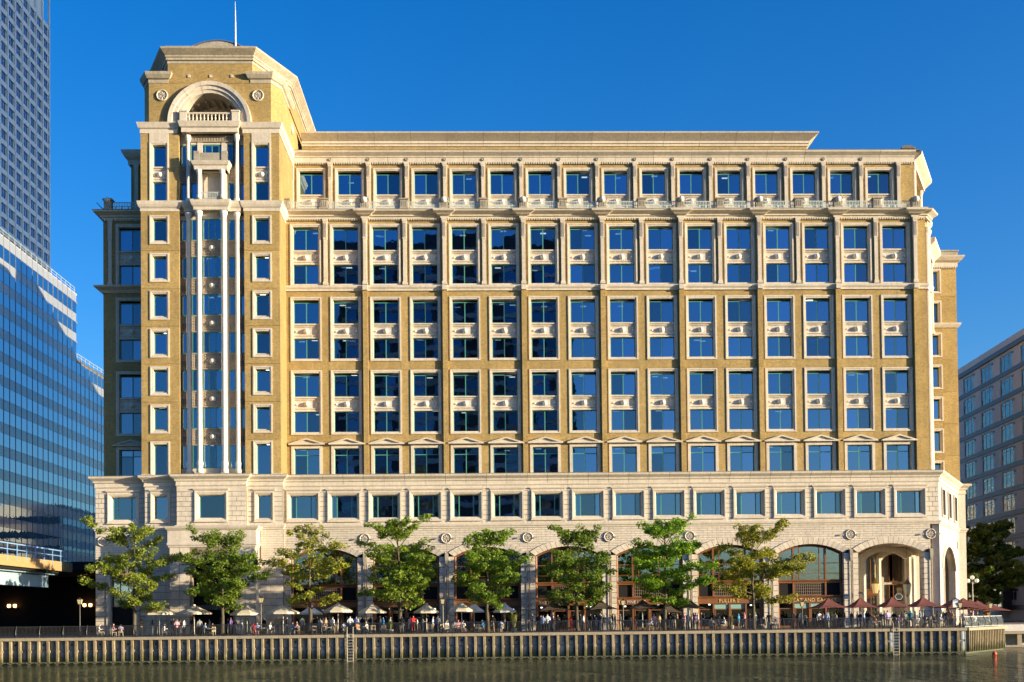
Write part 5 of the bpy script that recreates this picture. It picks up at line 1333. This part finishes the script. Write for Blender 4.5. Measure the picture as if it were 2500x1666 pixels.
# ================================================================== LAMP POSTS, LANTERNS, SIGNS, PLANTS
def lamp_post(label, x, y, H):
    t = thing('lamp_post', label, 'street lamp', (x, y, 0), 'lantern posts along the quay')
    local('post', cached(('lpost', round(H, 2)), lambda: MB().lathe([(.16, 0), (.16, .35), (.09, .5), (.06, 1.0), (.05, H-.65), (.09, H-.6), (.05, H-.55)], 10).mesh('post', 'black')), t)
    local('lantern', cached('lant', lambda: MB().loops([[(-a, -a, z), (a, -a, z), (a, a, z), (-a, a, z)] for a, z in ((.13, 0), (.20, .42), (.19, .44))]).mesh('lantern', 'lamp')), t, (0, 0, H-.55))
    fr = MB()
    for sx in (-1, 1):
        for sy in (-1, 1): fr.tube([(sx*.13, sy*.13, 0), (sx*.205, sy*.205, .44)], .014, 4)
    local('lantern_frame', cached('lantf', lambda: fr.mesh('lantern_frame', 'black')), t, (0, 0, H-.55), kind='stuff')
    local('lantern_cap', cached('lantc', lambda: MB().loops([[(-a, -a, z), (a, -a, z), (a, a, z), (-a, a, z)] for a, z in ((.22, 0), (.22, .03), (.1, .12), (.02, .2))]).mesh('lantern_cap', 'black')), t, (0, 0, H-.12))
for px, lab in ((195, 'lamp post at the far left against the dark underpass'), (637, 'lamp post between the tower entrance tree and the sparse yellowish tree'), (1081, 'lamp post between the tallest tree and the compact tree'), (1521, 'lamp post left of the vivid light green tree'), (1958, 'lamp post right of the olive yellow tree'), (2343, 'lamp post carrying a notice board at the quay corner'), (2422, 'lamp post at the far right end of the railing')):
    xx = U(px, 1470, -15.6)[0]
    lamp_post(lab, xx if px < 2400 else 52.3, -15.6 if px < 2400 else -9.0, 3.75 - .0007*max(0, px-600))
xb_ = U(2331, 1470, -15.5)[0]
nb_ = thing('notice_board', 'white and blue notice board fixed beside the corner lamp post', 'sign', (xb_, -15.6, 1.9))
part('board', MB().box(xb_-.27, xb_+.22, -15.7, -15.66, 2.0, 2.75), 'whitep', nb_); part('header', MB().box(xb_-.27, xb_+.22, -15.72, -15.70, 2.58, 2.75), 'bluerail', nb_)
gl_x = U(2375, 1480, 14)[0]
gl = thing('globe_lamp', 'three globe street lamp beside the dark shaded tree', 'street lamp', (gl_x, 14, 0))
part('post', MB().lathe([(.14, 0), (.1, .6), (.06, 5.2)], 8, c=(gl_x, 14, 0)), 'black', gl)
for dx, dz in ((0, 5.7), (-.55, 5.3), (.55, 5.3)):
    part('globe', MB().lathe([(.02, -.26), (.2, -.18), (.27, 0), (.2, .18), (.02, .26)], 12, c=(gl_x+dx, 14, dz)), 'whitep', gl, smooth=True); part('arm', MB().tube([(gl_x, 14, 4.9), (gl_x+dx, 14, dz-.25)], .03, 5), 'black', gl)
# hanging porch lanterns
for px, py, Y, s_, lab in ((2215, 1435, -2.0, 1.0, 'large hanging glass lantern nearest in the open porch arch'), (2137, 1432, 3.0, .95, 'hanging glass lantern in the left of the porch'), (2196, 1438, 8.0, .8, 'smaller hanging lantern deep in the porch')):
    xx, zz = U(px, py, Y); t = thing('hanging_lantern', lab, 'lantern', (xx, Y, zz-.8), 'lanterns hanging in the porch')
    zz -= .8
    part('glass_body', MB().lathe([(.26*s_, 0), (.30*s_, .05), (.44*s_, 1.0*s_), (.46*s_, 1.15*s_)], 6, c=(xx, Y, zz)), 'lamp', t)
    part('crown_top', MB().lathe([(.46*s_, 1.15*s_), (.3*s_, 1.4*s_), (.1*s_, 1.65*s_), (.05, 1.8*s_)], 6, c=(xx, Y, zz)), 'bronze', t)
    part('chain', MB().tube([(xx, Y, zz+1.75*s_), (xx, Y, 9.2)], .025, 5), 'bronze', t)
    part('finial', MB().lathe([(.02, -.25), (.1, -.12), (.16, 0)], 6, c=(xx, Y, zz)), 'bronze', t)
xx, zz = U(2194, 1456, -4)
t = thing('hexagon_sign', 'dark hexagonal pub sign hanging at the porch arch', 'sign', (xx, -4, zz-.5))
hx_ = [(xx+.46*math.cos(math.pi*i/3), zz-.05+.36*math.sin(math.pi*i/3)) for i in range(6)]
part('sign_plate', MB().prism_y(hx_, -4.05, -4.0), 'black', t); part('sign_rim', MB().loops([[(xx+(a-xx)*k_, y, zz+(c-zz)*k_) for a, c in hx_] for k_, y in ((1.0, -4.06), (.85, -4.06), (.85, -4.04), (1.0, -4.04))], close_profile=True), 'pole', t)
part('bracket', MB().tube([(xx-1.0, -4.02, zz+.45), (xx+.5, -4.02, zz+.45)], .03, 5), 'black', t)
xx, zz = U(2100, 1448, -3.6)
t = thing('security_camera', 'dark security camera and white dome on the porch pier', 'camera', (xx, -3.6, zz))
part('camera_body', MB().box(xx-.2, xx+.15, -4.0, -3.6, zz-.1, zz+.1), 'black', t); part('dome', MB().lathe([(.02, -.2), (.16, -.12), (.2, .1)], 10, c=(xx+.35, -3.8, zz-.2)), 'whitep', t)
def plant(px, Y, h, lab, col):
    xx = U(px, 1540, Y)[0]; t = thing('potted_grass', lab, 'plant', (xx, Y, 0), 'tall potted grasses on the quay'); r_ = random.Random(px)
    b_ = MB()
    for i in range(90):
        a = r_.uniform(0, 6.28); rr = r_.uniform(.3, 1)*h*.45; c_, s_ = math.cos(a), math.sin(a); hh = h*r_.uniform(.6, 1); w_ = .025
        pts = [(c_*.1, s_*.1, .4), (c_*rr*.4, s_*rr*.4, .4+hh*.7), (c_*rr, s_*rr, .4+hh*.75*r_.uniform(.8, 1.2))]
        for q in range(2):
            A, B = Vector(pts[q]), Vector(pts[q+1]); sd_ = Vector((-s_, c_, 0))*w_
            b_.quad([A-sd_, A+sd_, B+sd_*(1-q*.7), B-sd_*(1-q*.7)])
    part('blades', b_.mesh('blades', leaf_mat('grass_blades', col), fix=False), None, t, (xx, Y, 0))
    part('pot', MB().lathe([(.2, 0), (.3, .4), (.28, .45)], 10, c=(xx, Y, 0)), 'stone_grey', t)
plant(953, -14.8, 1.2, 'potted grass beside the tallest tree, behind the railing', (.14, .2, .05)); plant(1255, -15.4, 2.0, 'tall potted grass right of the compact bright green tree', (.16, .2, .06)); plant(1786, -10, 1.5, 'potted palm grass at the shop door with the teal fanlight', (.16, .18, .07))

# ================================================================== PEOPLE, CHAIRS, TABLES
def skin_person(pose):
    J = {}
    if pose.startswith('stand'):
        J = dict(pel=(0,0,.95), wai=(0,.0,1.10), che=(0,-.01,1.32), nk0=(0,0,1.46), nk=(0,-.01,1.54), hd=(0,-.03,1.62), ht=(0,-.015,1.71),
                 hl=(-.09,0,.90), kl=(-.11,-.02,.50), al=(-.11,.03,.09), tl=(-.12,-.13,.04), hr=(.09,0,.90), kr=(.12,-.03,.50), ar=(.13,.02,.09), tr_=(.15,-.14,.04),
                 sl=(-.185,0,1.41), sr=(.185,0,1.41))
        if pose == 'stand_relaxed': J.update(el=(-.24,.03,1.14), wl=(-.24,-.06,.90), fl=(-.23,-.10,.79), er=(.24,.03,1.14), wr=(.24,-.07,.90), fr=(.23,-.11,.79))
        elif pose == 'stand_drink': J.update(el=(-.24,.03,1.14), wl=(-.23,-.08,.90), fl=(-.22,-.12,.80), er=(.25,-.02,1.13), wr=(.14,-.24,1.24), fr=(.10,-.31,1.30))
        else: J.update(el=(-.27,.02,1.15), wl=(-.14,-.22,1.12), fl=(-.05,-.27,1.12), er=(.27,.02,1.15), wr=(.16,-.22,1.10), fr=(.07,-.27,1.12))
    else:
        J = dict(pel=(0,.05,.50), wai=(0,.07,.65), che=(0,.04,.88), nk0=(0,.03,1.02), nk=(0,.01,1.10), hd=(0,-.02,1.18), ht=(0,-.005,1.27),
                 hl=(-.10,.02,.50), kl=(-.13,-.40,.52), al=(-.13,-.42,.10), tl=(-.13,-.57,.04), hr=(.10,.02,.50), kr=(.13,-.40,.52), ar=(.14,-.36,.10), tr_=(.14,-.51,.04),
                 sl=(-.185,.04,.97), sr=(.185,.04,.97), el=(-.25,-.02,.74), wl=(-.17,-.26,.76), fl=(-.13,-.35,.77), er=(.25,-.04,.74), wr=(.16,-.26,.80), fr=(.12,-.34,.84))
    Rr = dict(pel=(.15,.105), wai=(.135,.10), che=(.165,.115), nk0=(.09,.07), nk=(.052,.055), hd=(.075,.092), ht=(.068,.085), hl=(.088,.09), hr=(.088,.09), kl=(.06,.062), kr=(.06,.062), al=(.042,.046), ar=(.042,.046), tl=(.04,.025), tr_=(.04,.025), sl=(.068,.066), sr=(.068,.066), el=(.046,.048), er=(.046,.048), wl=(.030,.032), wr=(.030,.032), fl=(.022,.032), fr=(.022,.032))
    E_ = [('pel','wai',1), ('wai','che',1), ('che','nk0',1), ('nk0','nk',0), ('nk','hd',0), ('hd','ht',0), ('pel','hl',2), ('hl','kl',2), ('kl','al',2), ('al','tl',4), ('pel','hr',2), ('hr','kr',2), ('kr','ar',2), ('ar','tr_',4), ('che','sl',1), ('sl','el',1), ('el','wl',1), ('wl','fl',0), ('che','sr',1), ('sr','er',1), ('er','wr',1), ('wr','fr',0)]
    ks = list(J); me = bpy.data.meshes.new('sk'); me.from_pydata([J[k] for k in ks], [(ks.index(a), ks.index(c)) for a, c, _ in E_], [])
    o = bpy.data.objects.new('sk_tmp', me); COL.objects.link(o)
    o.modifiers.new('s', 'SKIN'); sm = o.modifiers.new('d', 'SUBSURF'); sm.levels = 1
    if not me.skin_vertices: 
        bm = bmesh.new(); bm.from_mesh(me); bm.verts.layers.skin.verify(); bm.to_mesh(me); bm.free()
    sv = me.skin_vertices[0].data
    for i, k in enumerate(ks): sv[i].radius = Rr[k]; sv[i].use_root = (k == 'pel')
    dg = bpy.context.evaluated_depsgraph_get(); dg.update()
    out = bpy.data.meshes.new_from_object(o.evaluated_get(dg)); bpy.data.objects.remove(o)
    out.name = 'body'
    segs = [(Vector(J[a]), Vector(J[c]), m_, (Rr[a][0]+Rr[c][0])/2) for a, c, m_ in E_]
    for _ in range(5): out.materials.append(None)
    hz = J['hd'][2]
    for pg in out.polygons:
        c = pg.center; best = (9, 0)
        for A, B, m_, rr in segs:
            d = B-A; u = max(0, min(1, (c-A).dot(d)/d.length_squared)); ds = (c-(A+d*u)).length-rr
            if ds < best[0]: best = (ds, m_)
        mi = best[1]
        if mi == 0 and c.z > hz-.02 and abs(c.x) < .13 and (c.z > hz+.075 or c.y > J['hd'][1]+.015): mi = 3
        pg.material_index = mi; pg.use_smooth = True
    return out
POSES = {k: skin_person(k) for k in ('stand_relaxed', 'stand_drink', 'stand_arms', 'sit')}
def solid(name, c, rough=.85): return mat(name, c, rough, var=.08)
SKIN = [solid('skin_light', (.55, .33, .23)), solid('skin_tan', (.42, .24, .15)), solid('skin_dark', (.16, .085, .055))]
HAIR = {'dark': solid('hair_dark', (.018, .013, .010)), 'brown': solid('hair_brown', (.09, .045, .02)), 'fair': solid('hair_fair', (.38, .24, .10)), 'grey': solid('hair_grey', (.28, .27, .26))}
TOP = {'white': (.78, .76, .74), 'black': (.015, .015, .017), 'navy': (.02, .03, .075), 'pale blue': (.42, .52, .70), 'grey': (.25, .26, .27), 'pink': (.65, .32, .38), 'red': (.55, .03, .05), 'purple': (.22, .12, .38), 'tan': (.42, .30, .18), 'teal': (.05, .28, .32), 'bright blue': (.05, .30, .62), 'orange': (.65, .25, .08), 'charcoal': (.05, .05, .055), 'lilac': (.45, .38, .62)}
TOPM = {k: solid('top_'+k.replace(' ', '_'), v) for k, v in TOP.items()}
LEG = [solid('trousers_black', (.018, .018, .02)), solid('trousers_navy', (.03, .04, .09)), solid('trousers_grey', (.12, .12, .13)), solid('trousers_tan', (.35, .27, .17))]
SHOE = solid('shoes', (.02, .015, .012))
CODE = {'w': 'white', 'k': 'black', 'n': 'navy', 'b': 'pale blue', 'g': 'grey', 'p': 'pink', 'r': 'red', 'u': 'purple', 't': 'tan', 'e': 'teal', 'B': 'bright blue', 'o': 'orange', 'c': 'charcoal', 'l': 'lilac'}
# photo column, pose (S sitting, s standing) and colour of the top
PPL = '243Sw 277Sp 295Sl 422sk 432sp 439sc 450sw 487sg 501Sb 519Sk 564su 574sk 589sw 628Sb 660Sw 700sk 714SB 725Sp 782sg 790sp 796st 805sg 812sw 839Sb 855sw 861sg 870sb 872So 885sk 894Sw 921sk 929sc 936sB 943sn 953sg 981sk 995sc 1002sw 1009sr 1018sw 1032sg 1057sb 1069sg 1077Sk 1090Sw 1093st 1112Sb 1119Sp 1131Sw 1178SB 1203sk 1223Sb 1314sk 1326sb 1337sw 1351sk 1379sc 1395sr 1425sw 1441sk 1452sn 1465sc 1489sw 1502sk 1515sc 1597sp 1590Sb 1611st 1633sk 1641sc 1654st 1661sk 1671sp 1679sn 1689st 1698su 1704sw 1712sk 1737Sg 1753sc 1768Sw 1804sB 1818sp 1830sk 1845sg 1864Sk 1878sk 1893Sl 1947sk 1955sw 1966st 2001sw 2010sp 2019sb 2031sk 2039st 2063sk 2101sn 2110sb 2122sk 2135So 2145st 2152sc 2168sl 2183sk 2195Su 2203sn 2210sg 2224se 2240Sw 2247sb 2267Sn 2280Sk 2297Sb 2311sk 2320sg 2325so 1300sn 1320sc 1345su 1362sk 1400sk 1418sn 1434sc 1458sk 1475sg 1496sn 1540sk 1556sc 1604sk 1622sn 1646sg 1666sc 1694sk 1720sn 1742sk 1812sc 1855sn 1938sg 1990sk 2006sc 2026sn 2050sk 2080sc 2094sg 2116sn 2140sk 2160sc 2188sg 2216sk 2235sc 2258sn 2290sk 2305sc 800sk 820sn 848sc 905sk 948sk 988sn 1024sk 1046sc 1062sk 345st 372sk 402Sw 470sn 512sg 540sk 556sc 605sn 618Sr 645sk 675st 690sg 738sw 765sk 775sc'.split()
MARK = [(243, 'the far left tree'), (450, 'the leftmost parasols'), (543, 'the tower entrance tree'), (660, 'the second lamp post'), (757, 'the sparse yellowish tree'), (856, 'the left ladder'), (930, 'the seventh pale parasol'), (990, 'the tallest tree'), (1065, 'the third lamp post'), (1127, 'the ninth pale parasol'), (1191, 'the compact tree'), (1340, 'the leftmost dark parasol'), (1410, 'the sixth tree'), (1475, 'the second dark parasol'), (1521, 'the fourth lamp post'), (1600, 'the vivid green tree'), (1655, 'the small dark parasol'), (1700, 'the rightmost dark parasol'), (1765, 'the teal fanlight'), (1840, 'the olive yellow tree'), (1958, 'the fifth lamp post'), (2022, 'the leftmost maroon parasol'), (2100, 'the second maroon parasol'), (2177, 'the third maroon parasol'), (2253, 'the fourth maroon parasol'), (2325, 'the corner lamp post')]
chair_parts = {'seat': MB().box(-.22, .22, -.22, .22, .42, .46).mesh('seat', 'chairwood'), 'backrest': MB().lattice([-.22, -.18, -.1, -.06, .06, .1, .18, .22], [.46, .55, .82, .88], {(1, 1), (3, 1), (5, 1)}, .19, .22).mesh('backrest', 'chairwood')}
leg_me = MB().box(-.02, .02, -.02, .02, 0, .42).mesh('leg', 'chairwood')
used = set()
def uniq(opts):
    for s_ in opts:
        if s_ not in used: used.add(s_); return s_
    return opts[-1]
def chair(x, y, rz, lab):
    t = thing('chair', lab, 'chair', (x, y, 0), 'wooden chairs on the quay', rz)
    for nm, me in chair_parts.items(): local(nm, me, t)
    for sx in (-.19, .19):
        for sy in (-.19, .19): local('leg', leg_me, t, (sx, sy, 0))
def person(px, pose, colr, Y, rz, lab, i):
    xx = U(px, 1540, Y)[0]
    t = thing('person', lab, 'person', (xx, Y, 0), 'people gathered on the quay', rz)
    o = local('body', POSES[pose], t)
    hr = list(HAIR)[(i*7+3) % 4]
    for s_, mt in enumerate((SKIN[(0, 0, 1, 0, 2, 1, 0)[i % 7]], TOPM[colr], LEG[HSEL[i]] if colr != 'red' else TOPM['red'], HAIR[hr], SHOE)):
        o.material_slots[s_].link = 'OBJECT'; o.material_slots[s_].material = mt
    sc = 1+.045*math.sin(i*2.7); t.scale = (sc, sc, sc)
    return t, xx
HSEL = {}
prnd = random.Random(5)
for i, s_ in enumerate(PPL):
    px = int(s_[:-2]); sit = s_[-2] == 'S'; colr = CODE[s_[-1]]
    mk = min(MARK, key=lambda m_: abs(m_[0]-px))[1]
    ordr = [0, 1, 2, 3]; k0 = prnd.choice((0, 0, 1, 2, 3, 1)); ordr = ordr[k0:]+ordr[:k0]
    if sit: pose, ph, Y = 'sit', 'seated', prnd.uniform(-15.2, -13.8)
    else:
        pose = prnd.choice(('stand_relaxed', 'stand_drink', 'stand_arms')); ph = {'stand_relaxed': 'standing', 'stand_drink': 'one hand raised', 'stand_arms': 'arms folded'}[pose]; Y = prnd.uniform(-15.0, -9.5) if i < 125 else prnd.uniform(-10, -6.5)
    rz = prnd.choice((0, R(180), R(90), R(-90), R(150), R(-140)))+prnd.uniform(-.4, .4)
    opts = []; sel = {}
    for h in ordr:
        L_ = 'person in %s top and %s trousers, %s, near %s' % (colr, ('black', 'navy', 'grey', 'tan')[h], ph, mk) if colr != 'red' else 'person in a red dress, %s, near %s' % (ph, mk); opts.append(L_); sel[L_] = h
        if colr == 'red': break
    lab = uniq(opts); HSEL[i] = sel[lab]
    t, xx = person(px, pose, colr, Y, rz, lab, i)
    if sit: chair(xx, Y+.03*math.cos(rz), rz, 'chair of the person in %s top and %s trousers near %s' % (colr, ('black', 'navy', 'grey', 'tan')[HSEL[i]], mk))
HSEL[999] = 0
t, xx = person(2469, 'stand_relaxed', 'white', 62, R(120), 'person in a white shirt and dark trousers alone on the far right plaza', 999)
# people under the parasols round the corner
for i, (px, colr, Y) in enumerate(((2353, 'purple', -7), (2362, 'tan', -5), (2372, 'pink', -6), (2380, 'white', -4), (2392, 'black', -2), (2402, 'grey', 0), (2412, 'orange', 2))):
    HSEL[1000+i] = i % 4
    person(px, 'sit' if i % 2 else 'stand_drink', colr, Y, R(60*i), 'person in a %s top under the maroon parasols round the quay corner' % colr, 1000+i)
# empty chairs and small tables behind the railing
tab_top = MB().lathe([(.02, .70), (.42, .70), (.42, .74), (.02, .745)], 14).mesh('table_top', 'chairwood'); tab_leg = MB().lathe([(.22, 0), (.2, .03), (.035, .08), (.035, .70)], 8).mesh('pedestal', 'black')
for px, lab in ((270, 'small round table near the far left tree'), (510, 'small round table left of the tower entrance tree'), (640, 'small round table by the lamp post right of the tower entrance'), (800, 'small round table right of the sparse yellowish tree'), (880, 'small round table by the left ladder'), (1105, 'small round table left of the compact tree'), (1200, 'small round table right of the compact tree trunk'), (1580, 'small round table left of the vivid green tree'), (1750, 'small round table near the teal fanlight door'), (1880, 'small round table right of the olive yellow tree'), (2140, 'small round table under the second maroon parasol'), (2215, 'small round table under the third maroon parasol'), (2275, 'small round table under the fourth maroon parasol')):
    xx = U(px, 1540, -14.4)[0]; t = thing('cafe_table', lab, 'table', (xx, -14.4, 0), 'small tables on the quay'); local('table_top', tab_top, t); local('pedestal', tab_leg, t)
for px, rz, lab in ((768, .3, 'empty chair at the foot of the sparse yellowish tree'), (792, 3.4, 'empty chair left of the parasol above the left ladder'), (808, -.6, 'empty chair right of the parasol above the left ladder'), (912, .2, 'empty chair below the parasol left of the tallest tree'), (938, 2.9, 'empty chair left of the potted grass by the tallest tree'), (1050, .1, 'empty chair below the parasol right of the tallest tree'), (1110, 3.0, 'empty chair with slatted back left of the compact tree'), (1165, -.3, 'empty chair left of the compact tree trunk'), (1560, 1.4, 'empty chair under the dark parasol left of the vivid green tree'), (1900, 2.2, 'empty chair right of the olive yellow tree')):
    chair(U(px, 1540, -15.3)[0], -15.3, rz, lab)
